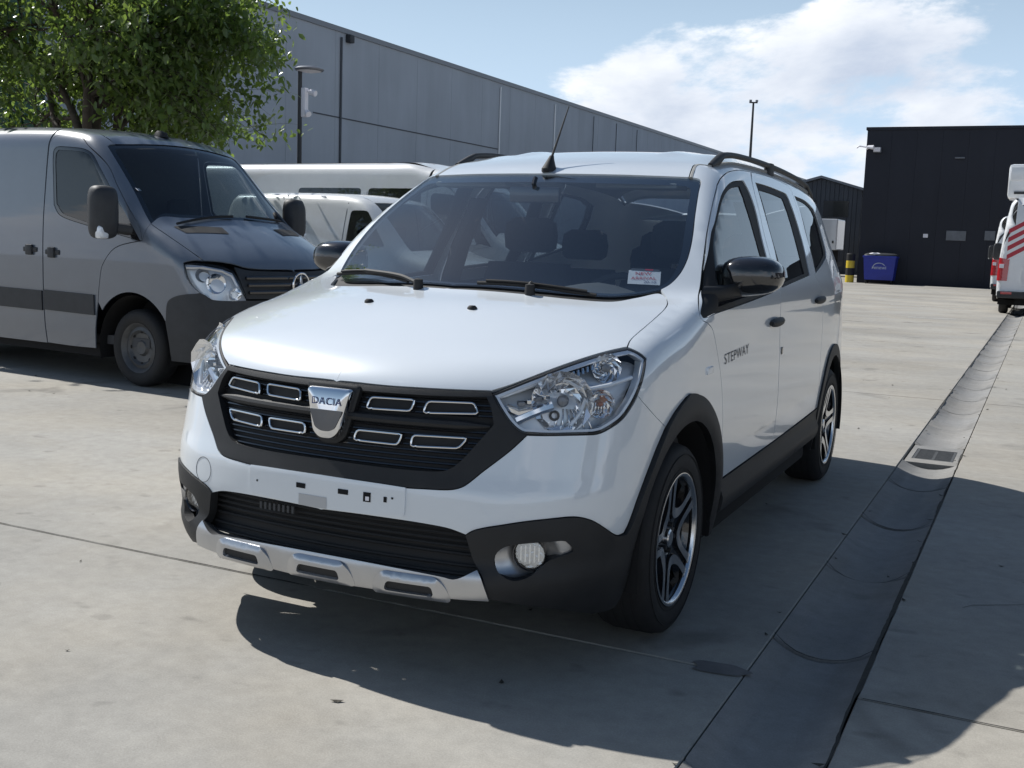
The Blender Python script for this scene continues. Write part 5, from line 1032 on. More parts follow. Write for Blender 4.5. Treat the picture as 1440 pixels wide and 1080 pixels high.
for q, mode in zip(sbody, ('one', 'right')): 
    panel(SB, 'window', swl, (-1, 0, -.3), M_TINT, q, mode, step=.08, off=-.006, depth=0, gap=-.003)
for s_ in (1, -1):
    for pts in ([(1.12, z) for z in np.linspace(.3, 1.70, 14)],):
        p = SB.side(pts); m = MB(); m.tube((p - A3(.002, 0, 0)) * [s_, 1, 1], .005, 4); m.build('door_seam', M_DARK, sbody[0 if s_ == 1 else 1])
sroof = loop(SB.top([(0, .70), (.3, .73), (.60, .80)]), SB.top([(.60, .80), (.60, 1.0)]), SB.top([(.60, y) for y in np.linspace(1.0, 3.25, 10)]), SB.top([(.6, 3.25), (.3, 3.27), (0, 3.28)]), SB.top([(0, y) for y in np.linspace(3.28, .70, 12)]))
panel(SB, 'roof', sroof, (0, 0, -1), M_WHITEP, sv, 'weld', step=.10, gap=0)
sws = loop(SB.top([(0, -.06), (.35, -.01), (.68, .12)]), SB.top([(.68, .12), (.62, .5), (.58, .78)]), SB.top([(.58, .78), (.3, .71), (0, .68)]), SB.top([(0, y) for y in np.linspace(.68, -.06, 8)]))
panel(SB, 'windscreen', sws, (0, .4, -.9), M_VGLASS, sv, 'weld', step=.08, off=-.004, depth=0, gap=0)
shd_ = loop(SB.top([(0, -.08), (.35, -.03), (.70, .10)]), SB.top([(.70, .10), (.74, -.2)]), np.concatenate([SB.top([(.74, -.2)]), SB.side([(-.45, .93)])]), np.concatenate([SB.side([(-.45, .93)]), SB.front([(.6, .75), (.3, .78), (0, .78)])]), SB.top([(0, y) for y in np.linspace(-.72, -.08, 8)]))
panel(SB, 'bonnet', shd_, (-.1, .5, -.85), M_WHITEP, sv, 'weld', step=.06, gap=0)
sfb = loop(SB.front([(0, .78), (.3, .78), (.6, .75)]), np.concatenate([SB.front([(.6, .75)]), SB.side([(-.45, .93), (-.48, .6), (-.5, .3)])]), np.concatenate([SB.side([(-.5, .3)]), SB.front([(.5, .25), (0, .25)])]), SB.front([(0, .25), (0, .5), (0, .78)]))
panel(SB, 'bumper', sfb, (-.5, .86, 0), M_VBLACK, sv, 'weld', step=.06, gap=0)
srr = loop(SB.back([(0, .35), (.5, .35), (.8, .4)]), SB.side([(3.42, .4), (3.42, 1.0), (3.38, 1.5)]), np.concatenate([SB.side([(3.38, 1.5)]), SB.top([(.60, 3.25), (.3, 3.27), (0, 3.28)])]), SB.back([(0, 1.7), (0, 1.2), (0, .35)]))
panel(SB, 'rear_doors', srr, (-.3, -.9, -.2), M_WHITEP, sv, 'weld', step=.08, gap=0)
m = MB(); m.box((-.78, .2, .2), (.78, 3.2, .3)); m.box((-.7, .05, .6), (.7, .35, 1.05), bev=.05); m.build('underbody', M_DARK, sv)
for x in (.38, -.38): seat(x, .75, sv, w=.22, zb=.5, back=.55)
for ly in (0, 2.75):
    for s_ in (1, -1):
        w_ = empty('wheel', (s_ * .76, ly, .31), 0 if s_ == 1 else math.pi, parent=sv); m = MB(); m.lathe([(.19, -.08), (.27, -.1), (.31, -.06), (.31, .06), (.27, .1), (.19, .08)], 32, 'x'); m.build('tyre', M_RUBBER, w_); m = MB(); m.lathe([(0, .05), (.06, .06), (.14, .05), (.19, .085), (.2, .06), (.19, -.05)], 32, 'x'); m.build('rim', M_SILVER, w_)

# vans parked along the right of the yard: outside the frame, they show as reflections in the white car's doors
for src, xx_, yy_, lb in ((van1, 9.2, -2.6, 'grey panel van facing the car across the gutter'), (None, 9.0, 1.2, 'white crew van facing the car across the gutter'), (None, 9.3, 5.6, 'white crew van parked nearest the dark side hall corner')):
    pv = [o for o in bpy.data.objects if o.name.startswith('parked_van') and 'crew' in str(o.get('label'))][0] if src is None else src
    c_ = copy_tree(pv, None); c_.location = (xx_, yy_, 0); c_.rotation_euler = (0, 0, -math.pi / 2 + .03); c_['label'] = lb

# ================================================================== ground: concrete slabs, gutter, drain
def ground_mat(name, base, stain=1.0):
    m = bpy.data.materials.new(name); m.use_nodes = True; nt = m.node_tree; b = nt.nodes['Principled BSDF']; L = nt.links
    tc = nt.nodes.new('ShaderNodeTexCoord')
    def nz(scale, det, rough, sx=1, sy=1, dist=0):
        mp = nt.nodes.new('ShaderNodeMapping'); mp.inputs['Scale'].default_value = (sx, sy, 1); L.new(tc.outputs['Object'], mp.inputs[0])
        n = nt.nodes.new('ShaderNodeTexNoise'); n.inputs['Scale'].default_value = scale; n.inputs['Detail'].default_value = det; n.inputs['Roughness'].default_value = rough; n.inputs['Distortion'].default_value = dist; L.new(mp.outputs[0], n.inputs[0]); return n.outputs[0]
    def mrange(v, a, c, lo, hi):
        r = nt.nodes.new('ShaderNodeMapRange'); r.inputs['From Min'].default_value = a; r.inputs['From Max'].default_value = c; r.inputs['To Min'].default_value = lo; r.inputs['To Max'].default_value = hi; L.new(v, r.inputs[0]); return r.outputs[0]
    def mul(a, c):
        n = nt.nodes.new('ShaderNodeMath'); n.operation = 'MULTIPLY'; L.new(a, n.inputs[0]); L.new(c, n.inputs[1]); return n.outputs[0]
    f = mrange(nz(.35, 5, .6, 1, 1.6), .3, .7, .80, 1.13)                     # broad patches
    f = mul(f, mrange(nz(2.2, 6, .65, .6, 1.8), .3, .7, .955, 1.045))            # brushed streaks across the yard
    f = mul(f, mrange(nz(14, 5, .7), .25, .75, .86, 1.11))                     # mottling
    f = mul(f, mrange(nz(180, 2, .6), .25, .8, .88, 1.12))                     # grit
    f = mul(f, mrange(nz(1.7, 3, .5, 1, 1, .6), .62, .74, 1.0, 1 - .34 * stain))  # oil and tyre stains
    f = mul(f, mrange(nz(5.5, 2, .5, 1, 1.4), .66, .76, 1.0, 1 - .26 * stain))
    vo_ = nt.nodes.new('ShaderNodeTexVoronoi'); vo_.inputs['Scale'].default_value = 3.2; L.new(tc.outputs['Object'], vo_.inputs[0]); f = mul(f, mrange(vo_.outputs['Distance'], .0, .035, .62, 1.0))  # small dark spots
    vo2 = nt.nodes.new('ShaderNodeTexVoronoi'); vo2.inputs['Scale'].default_value = 23; L.new(tc.outputs['Object'], vo2.inputs[0]); f = mul(f, mrange(vo2.outputs['Distance'], .0, .06, 1.25, 1.0))
    v = nt.nodes.new('ShaderNodeVectorMath'); v.operation = 'SCALE'; v.inputs[0].default_value = base; L.new(f, v.inputs['Scale']); 
    tint = nt.nodes.new('ShaderNodeMix'); tint.data_type = 'RGBA'; tint.blend_type = 'MULTIPLY'; tint.inputs['Factor'].default_value = 1; tint.inputs[7].default_value = (1.03, 1.0, .955, 1)
    L.new(v.outputs[0], tint.inputs[6]); mx = nt.nodes.new('ShaderNodeMix'); mx.data_type = 'RGBA'; L.new(mrange(nz(.8, 4, .6), .4, .62, 0, 1), mx.inputs['Factor']); L.new(v.outputs[0], mx.inputs[6]); L.new(tint.outputs[2], mx.inputs[7]); L.new(mx.outputs[2], b.inputs['Base Color'])
    b.inputs['Roughness'].default_value = .88; b.inputs['Specular IOR Level'].default_value = .25
    bp = nt.nodes.new('ShaderNodeBump'); bp.inputs['Strength'].default_value = .35; bp.inputs['Distance'].default_value = .003; L.new(nz(120, 4, .7), bp.inputs['Height']); L.new(bp.outputs[0], b.inputs['Normal'])
    MATS[name] = m; return m
M_CONC = ground_mat('yard_concrete', (.352, .338, .308))
M_GUT = ground_mat('gutter_concrete', (.265, .262, .255), .6)
M_JOINT = principled('joint_filler', (.03, .03, .03), .95, noise_amt=.3, noise_scale=8)
GX0, GX1 = 1.155, 1.478
gm = MB()
for x0, x1 in ((-2500, GX0 - .03), (GX1 + .03, 2500)): gm.add([(x0, -2500, -.03), (x1, -2500, -.03), (x1, 2500, -.03), (x0, 2500, -.03)], [(0, 1, 2, 3)])
gm.add([(GX0 - .03, -2500, -.075), (GX1 + .03, -2500, -.075), (GX1 + .03, 2500, -.075), (GX0 - .03, 2500, -.075)], [(0, 1, 2, 3)])
ground = gm.build('ground', M_JOINT, None, smooth=False); tag(ground, kind='structure')
# far ground beyond the slabs, level with them
XS = [-26, -19.5, -13.0, -6.4, GX0]; XR = [GX1, 7.8, 14.0, 20.0]; YS = [-14, -7.1, -.25, 6.97, 13.27, 20.3, 27.3, 34.3, 41.3, 48.5]
gp_ = .005
def slab(x0, x1, y0, y1):
    bv = .004; t = .14; zt = 0.0
    a = [(x0 + gp_, y0 + gp_), (x1 - gp_, y0 + gp_), (x1 - gp_, y1 - gp_), (x0 + gp_, y1 - gp_)]
    b_ = [(x0 + gp_ + bv, y0 + gp_ + bv), (x1 - gp_ - bv, y0 + gp_ + bv), (x1 - gp_ - bv, y1 - gp_ - bv), (x0 + gp_ + bv, y1 - gp_ - bv)]
    m = MB(); m.loft([[(p[0], p[1], -t) for p in a], [(p[0], p[1], zt - bv) for p in a], [(p[0], p[1], zt) for p in b_]]); m.build('concrete_slab', M_CONC, ground, smooth=False)
for xs in (XS, XR):
    for i in range(len(xs) - 1):
        for j in range(len(YS) - 1): slab(xs[i], xs[i + 1], YS[j], YS[j + 1])
fm = MB()
for x0, x1, y0, y1 in ((-2500, 2500, 48.505, 2500), (-2500, -26.005, -14, 48.5), (20.005, 2500, -14, 48.5), (-2500, 2500, -2500, -14.005)): fm.add([(x0, y0, -.001), (x1, y0, -.001), (x1, y1, -.001), (x0, y1, -.001)], [(0, 1, 2, 3)])
tag(fm.build('yard', M_CONC, None, smooth=False), kind='structure')
# dished gutter stones
rg = random.Random(3); y = -13.9; k = 0
brk = [3.78, 4.46]
while y < 45:
    if abs(y - 3.78) < .3: y = 4.462
    L_ = 1.0 + rg.uniform(-.06, .06)
    if y < 3.78 and y + L_ > 3.55: L_ = 3.776 - y
    n = 9; rings = []; w0, w1 = GX0 + .0005, GX1 - .0005; tz = rg.uniform(-.006, .002); skew = rg.uniform(-.02, .02); bowy = rg.uniform(.02, .05)
    for yy, e in ((y + .003, 0), (y + .014, 1), (y + L_ - .014, 1), (y + L_ - .003, 0)):
        row = []
        for i in range(n):
            u = i / (n - 1); x = w0 + (w1 - w0) * u; dz = -.034 * (1 - (2 * u - 1)**2) - .0015; row.append((x, yy - bowy * (1 - (2 * u - 1)**2) + skew * (u - .5), dz + tz * (1 - (2 * u - 1)**2) - (.022 if e == 0 else 0) * (1 - .7 * (2 * u - 1)**4)))
        rings.append(row)
    m = MB(); m.loft(rings, closed_ring=False, caps=False); m.build('gutter_stone', M_GUT, ground, auto=60)
    if y < 22 and rg.random() > .2:
        jr = [rg.uniform(.001, .0065) for _ in range(n)]; m = MB(); m.add([(p[0], p[1] - jr[i], p[2] + .0225) for i, p in enumerate(rings[0])] + [(p[0], p[1] + jr[-i], p[2] + .0225) for i, p in enumerate(rings[0])], [(i, i + 1, n + i + 1, n + i) for i in range(n - 1)]); m.build('mortar_joint', M_JOINT, ground, smooth=False)
    y += L_; k += 1
# soil and moss gathered along the gutter edges and in the slab joints
M_SOIL = principled('joint_dirt', (.045, .042, .036), .95, noise_amt=.35, noise_scale=40)
def dirt_line(p0, p1, w, seed, z=.0022, skip=.25):
    r_ = random.Random(seed); p0, p1 = np.array(p0), np.array(p1); L = np.linalg.norm(p1 - p0); n = int(L / .035); d = (p1 - p0) / L; nn = np.array([-d[1], d[0]]); m = MB(); prev = None; a = b_ = w; on = True
    for i in range(n + 1):
        q = p0 + d * (L * i / n); a = min(max(a + r_.gauss(0, w * .45), w * .15), w * 2.2); b_ = min(max(b_ + r_.gauss(0, w * .45), w * .15), w * 2.2)
        if r_.random() < .035: on = r_.random() > skip
        cur = (tuple(q + nn * a) + (z,), tuple(q - nn * b_) + (z,))
        if prev is not None and on: m.add([prev[0], prev[1], cur[1], cur[0]], [(0, 1, 2, 3)])
        prev = cur
    return m.build('joint_dirt', M_SOIL, ground, smooth=False)
for i, x in enumerate((GX0, GX1)): dirt_line((x, -3.0), (x, 30.0), .0040, 40 + i, skip=.45)
for i, yq in enumerate((-.25, 6.97, 13.27, 20.3)):
    dirt_line((-12.9, yq), (GX0 - .02, yq), .0026, 50 + i, skip=.4); dirt_line((GX1 + .02, yq), (7.5, yq), .0026, 60 + i, skip=.4)
# fine cracks wandering over the slabs
def crack(p, ang, L, seed):
    r_ = random.Random(seed); q = np.array(p, float); pts = [q.copy()]
    for i in range(int(L / .06)):
        ang += r_.gauss(0, .22); q = q + np.array([math.cos(ang), math.sin(ang)]) * .06; pts.append(q.copy())
    m = MB(); prev = None
    for i, q in enumerate(pts):
        w = .0016 * (1 - i / len(pts)) + .0005; cur = ((q[0], q[1] + w, .002), (q[0], q[1] - w, .002))
        if prev: m.add([prev[0], prev[1], cur[1], cur[0]], [(0, 1, 2, 3)])
        prev = cur
    m.build('crack', M_SOIL, ground, smooth=False)
for i, (cx, cy, an_, L_) in enumerate(((2.0, 1.4, .3, 1.5), (-1.9, 2.0, .1, 2.0), (-.2, 9.0, .15, 2.4), (-3.0, 11.0, 0, 3.0), (1.7, .8, 1.1, 1.2))): crack((cx, cy), an_, L_, 80 + i)
# drain grate set in a concrete frame
M_IRON = principled('cast_iron', (.10, .10, .098), .6, metal=.4, noise_amt=.25, noise_scale=30)
dr = empty('drain_grate', (1.3165, 4.12, -.02), 0, 'small cast iron grate set in the concrete gutter', 'drain')
m = MB(); m.box((-.155, -.335, -.10), (.155, -.20, .006)); m.box((-.155, .20, -.10), (.155, .335, .006)); m.box((-.155, -.20, -.10), (-.125, .20, .006)); m.box((.125, -.20, -.10), (.155, .20, .006)); m.build('surround', M_GUT, dr, smooth=False)
m = MB(); m.box((-.122, -.197, -.03), (.122, -.18, .004)); m.box((-.122, .18, -.03), (.122, .197, .004)); m.box((-.122, -.18, -.03), (-.106, .18, .004)); m.box((.106, -.18, -.03), (.122, .18, .004)); m.box((-.008, -.18, -.03), (.008, .18, .002)); m.build('rim', M_IRON, dr, smooth=False)
for k in range(9):
    m = MB(); yk = -.158 + k * .0395; m.box((-.106, yk - .010, -.028), (.106, yk + .010, .003), bev=.002); m.build('bar', M_IRON, dr, smooth=False)
m = MB(); m.box((-.12, -.19, -.12), (.12, .19, -.11)); m.build('pit', M_DARK, dr, smooth=False)
# faded white floor lines far back, small leaves and grit on the concrete
M_FADED = principled('faded_line_paint', (.56, .55, .53), .8, noise_amt=.15, noise_scale=6)
for (x0, y0, x1, y1) in ((-1.6, 25.6, .1, 26.0), (-.6, 20.2, .3, 20.35)):
    m = MB(); m.add([(x0, y0, .004), (x1, y1, .004), (x1, y1 + .11, .004), (x0, y0 + .11, .004)], [(0, 1, 2, 3)]); o_ = m.build('floor_line', M_FADED, ground, smooth=False)
M_DEBRIS = principled('dry_debris', (.05, .045, .035), .9); rd = random.Random(5)
m = MB()
for k in range(170):
    if k < 60: x, y = rd.choice([GX0, GX1]) + rd.gauss(0, .02), rd.uniform(-2, 18)
    else: x, y = rd.uniform(-6, 3.5), rd.uniform(-1.8, 9)
    s = rd.uniform(.004, .014); a = rd.uniform(0, 6.28); q = [(x + s * math.cos(a + t) * (1.6 if i % 2 else .8), y + s * math.sin(a + t) * (1.6 if i % 2 else .8), .002 + (i % 2) * .004) for i, t in enumerate((0, 1.3, 3.0, 4.4))]
    m.add(q, [(0, 1, 2, 3)])
M_STAIN = principled('oil_stain', (.15, .14, .135), .6, noise_amt=.2, noise_scale=20)
for (qx, qy, rx_, ry_) in ((1010, 941, .085, .055),):
    p = at_z(qx, qy, 0); n_ = 26; ph = rd.uniform(0, 6); m2 = MB(); m2.add([(p[0] + rx_ * (1 + .18 * math.sin(3 * t + ph) + .1 * math.sin(7 * t)) * math.cos(t), p[1] + ry_ * (1 + .2 * math.sin(2 * t + ph)) * math.sin(t), .0035) for t in np.linspace(0, 2 * math.pi, n_ + 1)[:-1]], [tuple(range(n_))]); m2.build('stain', M_STAIN, ground, smooth=False)
tag(m.build('debris', M_DEBRIS, None, smooth=False), 'scattered dry leaf bits and grit on the concrete yard', 'debris', kind='stuff')

# ================================================================== buildings
def wall_mat(name, base, streak=.12, joints=None, bump=.0, rough=.8):
    m = bpy.data.materials.new(name); m.use_nodes = True; nt = m.node_tree; b = nt.nodes['Principled BSDF']; L = nt.links
    tc = nt.nodes.new('ShaderNodeTexCoord'); mp = nt.nodes.new('ShaderNodeMapping'); mp.inputs['Scale'].default_value = (1, 1, .12); L.new(tc.outputs['Object'], mp.inputs[0])
    n = nt.nodes.new('ShaderNodeTexNoise'); n.inputs['Scale'].default_value = 1.3; n.inputs['Detail'].default_value = 7; n.inputs['Roughness'].default_value = .65; L.new(mp.outputs[0], n.inputs[0])
    n2 = nt.nodes.new('ShaderNodeTexNoise'); n2.inputs['Scale'].default_value = .5; n2.inputs['Detail'].default_value = 5; L.new(tc.outputs['Object'], n2.inputs[0])
    def mrange(v, lo, hi): r = nt.nodes.new('ShaderNodeMapRange'); r.inputs['From Min'].default_value = .3; r.inputs['From Max'].default_value = .7; r.inputs['To Min'].default_value = lo; r.inputs['To Max'].default_value = hi; L.new(v, r.inputs[0]); return r.outputs[0]
    mu = nt.nodes.new('ShaderNodeMath'); mu.operation = 'MULTIPLY'; L.new(mrange(n.outputs[0], 1 - streak, 1 + streak * .6), mu.inputs[0]); L.new(mrange(n2.outputs[0], 1 - streak * .7, 1 + streak * .7), mu.inputs[1])
    v = nt.nodes.new('ShaderNodeVectorMath'); v.operation = 'SCALE'; v.inputs[0].default_value = base; L.new(mu.outputs[0], v.inputs['Scale']); L.new(v.outputs[0], b.inputs['Base Color']); b.inputs['Roughness'].default_value = rough; b.inputs['Specular IOR Level'].default_value = .3
    MATS[name] = m; return m
M_PANEL = wall_mat('precast_concrete', (.40, .435, .485), .08)
M_NAVY = wall_mat('navy_cladding', (.020, .022, .032), .12, rough=.55)
M_FARDK = wall_mat('dark_grey_sheet', (.085, .092, .105), .15, rough=.6)
M_GREEN = wall_mat('green_sheet', (.035, .085, .055), .15, rough=.6)
hall = empty('warehouse', (-18, 40, 0), 0, 'long grey concrete panel hall with a straight flat roofline', 'building')
HH = 7.5
m = MB(); m.box((-20, -32, 0), (-.16, 62, HH - .12)); m.build('core', M_FARDK, hall, smooth=False)
yy = -32.0; k = 0; edges = []
m = MB(); 
while yy < 62:
    w_ = 2.4; m = MB(); m.box((-.16, yy + .005, 0), (0, yy + w_ - .005, HH - .15)); m.build('wall_panel', M_PANEL, hall, smooth=False); yy += w_; k += 1
m = MB(); m.box((-.5, -32, HH - .15), (.05, 62, HH)); m.build('parapet_cap', M_SILVER if False else principled('zinc_trim', (.22, .23, .25), .5, metal=.3), hall, smooth=False)
def ypx(x, y): return at_x(x, y, -18)[1] - 40
for q, col, r in (((479, 60), M_FARDK, .035), ((702, 160), M_WHITEP, .03), ((779, 170), M_WHITEP, .03), ((834, 170), M_VBLACK, .015), ((866, 180), M_VBLACK, .015), ((895, 185), M_VBLACK, .015)):
    yq = ypx(*q); m = MB(); m.tube([(.04, yq, 0), (.04, yq, HH - .3)], r, 8); m.build('downpipe', col, hall)
zl = at_x(440, 158, -18); zr2 = at_x(700, 207, -18)
m = MB(); m.box((0, zl[1] - 40, zl[2] - .018), (.02, zr2[1] - 40, zl[2] + .018)); m.build('cable_duct', M_FARDK, hall, smooth=False)
q_ = at_x(489, 55, -18); m = MB(); m.box((0, q_[1] - 40 - .12, q_[2] - .12), (.18, q_[1] - 40 + .12, q_[2] + .12), bev=.03); m.build('wall_box', M_VBLACK, hall)
# dark hall at the end of the yard
DY = 45.3; dl = at_y(1211.5, 300, DY)[0]; dtop = at_y(1216, 179, DY)[2]
dk = empty('dark_hall', (dl, DY, 0), 0, 'tall flat-roofed hall clad in dark navy sheets behind the blue bin', 'building')
m = MB(); m.box((0, .12, 0), (30, 25, dtop - .05)); m.build('core', M_NAVY, dk, smooth=False)
for k in range(30):
    m = MB(); m.box((k * 1.0 + .002, 0, .02), (k * 1.0 + .998, .12, dtop - .10)); m.build('cladding_sheet', M_NAVY, dk, smooth=False)
m = MB(); m.box((-.05, -.05, dtop - .12), (30, 25, dtop)); m.build('parapet_cap', M_NAVY, dk, smooth=False)
def dkp(x, y): p = at_y(x, y, DY); return p[0] - dl, p[2]
def dk_box(name, x0, y0, x1, y1, mat, t=.05, smooth=False):
    a = dkp(x0, y1); b_ = dkp(x1, y0); m = MB(); m.box((a[0], -t, a[1]), (b_[0], -.002, b_[1]), bev=.01 if t > .04 else 0); return m.build(name, mat, dk, smooth=smooth)
M_SIGN = principled('grey_sign', (.14, .15, .17), .5, noise_amt=.2, noise_scale=8)
dk_box('wall_sign', 1330, 325, 1359, 338, M_SIGN); dk_box('wall_sign', 1384, 325, 1400, 338, M_SIGN); dk_box('small_sign', 1298, 329, 1305, 334, M_PAPER, .03); dk_box('strip_lamp', 1343, 221, 1357, 223.2, M_SIGN, .1)
a = dkp(1226, 211); fl_ = dk_box('flood_lamp', 1229, 207.5, 1240, 215, M_SIGN, .25); dk_box('flood_glass', 1229.6, 208.3, 1239.4, 214, M_PAPER, .27)
m = MB(); a = dkp(1223, 208); m.tube([(a[0] - .10, -.05, a[1] - .05), (a[0], -.4, a[1]), (a[0] + .22, -.45, a[1] - .02)], [.04, .07, .09], 8); m.build('camera', M_PAPER, dk)
m = MB(); a = dkp(1214, 207); m.tube([(a[0] + .12, -.02, a[1]), (a[0] - .12, -.3, a[1] + .02), (a[0] - .22, -.3, a[1] - .06)], .03, 6); m.build('camera_bracket', M_PAPER, dk)
# side wing of the same yard on the right, outside the frame but seen in the car's windows
sh_ = empty('side_hall', (15.5, 2, 0), 0, 'low dark hall along the right side of the yard', 'building')
m = MB(); m.box((.1, 0, 0), (18, 38, 5.0)); m.build('core', M_NAVY, sh_, smooth=False)
for k in range(19): m = MB(); m.box((0, k * 2.0 + .01, .02), (.1, k * 2.0 + 1.99, 4.9)); m.build('cladding_sheet', M_NAVY, sh_, smooth=False)
for y0 in (5, 14, 26): m = MB(); m.box((-.04, y0, .05), (0, y0 + 4, 3.8)); m.build('roller_door', M_FARDK, sh_, smooth=False)
# far gabled shed and a box truck in front of it
FY = 62.0; ap = at_y(1156, 250, FY); el = at_y(1110, 267, FY); er = at_y(1213, 266.5, FY)
gb = empty('gabled_shed', (ap[0], FY, 0), 0, 'dark grey gabled shed beyond the yard beside the navy hall', 'building')
hw = er[0] - ap[0]; ez_ = er[2]; az = ap[2]
for k in range(-9, 9):
    x0, x1 = k * hw / 9 * 1.0 + .01, (k + 1) * hw / 9 - .01; zt = lambda x: az + (ez_ - az) * abs(x) / hw
    m = MB(); m.prism([(x0, 0), (x1, 0), (x1, zt(x1) - .05), (x0, zt(x0) - .05)], (0, 0, 0), (1, 0, 0), (0, 0, 1), (0, .1, 0)); m.build('cladding_sheet', M_FARDK, gb, smooth=False)
m = MB(); m.prism([(-hw, 0), (hw, 0), (hw, ez_ - .06), (0, az - .06), (-hw, ez_ - .06)], (0, .1, 0), (1, 0, 0), (0, 0, 1), (0, 22, 0)); m.build('core', M_FARDK, gb, smooth=False)
m = MB(); m.prism([(-hw - .3, ez_ - .12), (0, az - .02), (hw + .3, ez_ - .12), (hw + .3, ez_ + .02), (0, az + .12), (-hw - .3, ez_ + .02)], (0, -.25, 0), (1, 0, 0), (0, 0, 1), (0, 22.5, 0)); m.build('roof', MATS['zinc_trim'], gb, smooth=False)
for x in (-.9, .9): m = MB(); m.box((x - .7, -.03, az - 2.2), (x + .7, -.001, az - 1.3)); m.build('window', M_GLOSSBLK, gb, smooth=False)
TY = 55.0; a = at_y(1178.5, 308, TY); b_ = at_y(1178.5, 352, TY)
tk = empty('box_truck', (a[0], TY, 0), 0, 'white box body of a lorry parked before the gabled shed', 'lorry')
m = MB(); m.box((-5.5, 0, b_[2]), (0, 2.3, a[2]), bev=.05); bx_ = m.build('box_body', M_WHITEP, tk, smooth=False)
m = MB(); m.box((-1.16, -.012, b_[2] + .05), (-1.14, -.001, a[2] - .05)); m.build('door_seam', M_DARK, bx_, smooth=False)
m = MB(); m.box((-.22, -.06, b_[2] + .35), (-.14, -.001, b_[2] + .48), bev=.01); m.build('latch', M_VBLACK, bx_)
m = MB(); m.box((-7.4, .3, .55), (-.2, 2.0, b_[2] - .002)); m.build('chassis', M_DARK, tk, smooth=False); m = MB(); m.box((-.1, .1, .5), (0, 2.2, .75)); m.build('rear_bar', M_VBLACK, tk, smooth=False)
m = MB(); m.box((-7.4, .05, .6), (-5.6, 2.25, 2.6), bev=.12); m.build('cab', M_WHITEP, tk)
for wx in (-1.3, -6.4):
    for wy in (.25, 2.0): m = MB(); m.lathe([(.25, -.14), (.42, -.14), (.46, -.08), (.46, .08), (.42, .14), (.25, .14), (.1, .1), (0, .1)], 24, 'y', (wx, wy, .46)); m.build('wheel', M_RUBBER, tk)
# green shed behind the tree at the left
gs0 = at_x(64, 200, -16.9) - A3(0, 7.0, 0)
gsh = empty('green_shed', (gs0[0], gs0[1], 0), 0, 'dark green sheet metal shed behind the tree', 'building')
m = MB(); m.box((-9, .1, 0), (-.02, 7, 6.4)); m.build('core', M_GREEN, gsh, smooth=False)
for k in range(30): m = MB(); m.box((-.3 * (k + 1) + .03, 0, .02), (-.3 * k - .03, .1, 6.38), bev=.015); m.build('ribbed_sheet', M_GREEN, gsh, smooth=False)
for k in range(23): m = MB(); m.box((-.02, .3 * k + .13, .02), (.06, .3 * k + .37, 6.38), bev=.015); m.build('ribbed_sheet', M_GREEN, gsh, smooth=False)
m = MB(); m.box((-9.1, -.1, 6.38), (.08, 7.1, 6.55)); m.build('roof_edge', M_GREEN, gsh, smooth=False)

# ================================================================== yard furniture
M_YEL = principled('yellow_paint', (.62, .46, .03), .5, noise_amt=.12, noise_scale=10); M_BLUEBIN = principled('blue_bin_plastic', (.014, .03, .30), .45, noise_amt=.15, noise_scale=6)
bl0 = at_y(1194, 398, 44.9); bo = empty('bollard', (bl0[0], 44.9, 0), 0, 'thick black and yellow banded bollard beside the blue bin', 'bollard')
hb_ = 1.22; nb = 4
for k in range(nb):
    z0, z1 = hb_ * k / nb, hb_ * (k + 1) / nb; m = MB(); m.lathe([(0, z0), (.18, z0), (.18, z1 - (.03 if k == nb - 1 else 0)), (.15 if k == nb - 1 else .18, z1), (0, z1)], 24, 'z'); m.build('band', M_YEL if k % 2 == 0 else M_MATBLK, bo, auto=40)
bn0 = at_y(1234.5, 397, 44.2); wbin = 1.33; bn = empty('waste_bin', (bn0[0], 44.2, 0), 0, 'blue four wheeled waste container against the navy wall', 'waste bin')
m = MB(); m.loft([[(-.56, .03, .17), (.56, .03, .17), (.56, .78, .17), (-.56, .78, .17)], [(-.58, .01, .35), (.58, .01, .35), (.58, .80, .35), (-.58, .80, .35)], [(-.64, -.06, 1.10), (.64, -.06, 1.10), (.64, .86, 1.10), (-.64, .86, 1.10)]]); body_ = m.build('container', M_BLUEBIN, bn, smooth=False)
m = MB(); m.box((-.67, -.10, 1.08), (.67, .90, 1.16), bev=.02); m.build('rim', M_BLUEBIN, bn)
m = MB(); m.loft([superring((0, .40, z), (1, 0, 0), (0, 1, 0), a, b_, 5, 24) for z, a, b_ in ((1.16, .66, .48), (1.22, .64, .46), (1.27, .52, .36), (1.285, .2, .15))]); m.build('lid', M_VBLACK, bn)
m = MB(); m.loft([superring((-.2, .1, z), (1, 0, 0), (0, 1, 0), a, .16, 2.4, 16) for z, a in ((1.17, .30), (1.25, .26), (1.29, .10))]); m.build('refuse_sack', M_PAPER, bn)
for x in (-.5, .5):
    for y in (.12, .7): m = MB(); m.lathe([(0, -.03), (.09, -.03), (.1, -.02), (.1, .02), (.09, .03), (0, .03)], 16, 'x', (x, y, .10)); m.build('castor', M_RUBBER, bn); 
tv, tf = text_polys('renewi', .21); link_mesh('lettering', [(a, -.052 + (b_ + .10) * .0 - .004 - (.07 * (1 - (.70 + b_) / 1.1)) * -1 * 0, .70 + b_) for a, b_, _ in tv] if False else [(a, .01 - .07 * ((.68 + b_) - .35) / .75 - .006, .68 + b_) for a, b_, _ in tv], tf, principled('pale_print', (.45, .5, .62), .5), body_, False)
m = MB(); m.tube([(.24 * math.cos(t), .01 - .07 * (.69 + .18 * math.sin(t) - .35) / .75 - .008, .69 + .18 * math.sin(t)) for t in np.linspace(.4, 3.4, 20)], .018, 5); m.build('logo_arc', MATS['pale_print'], body_)
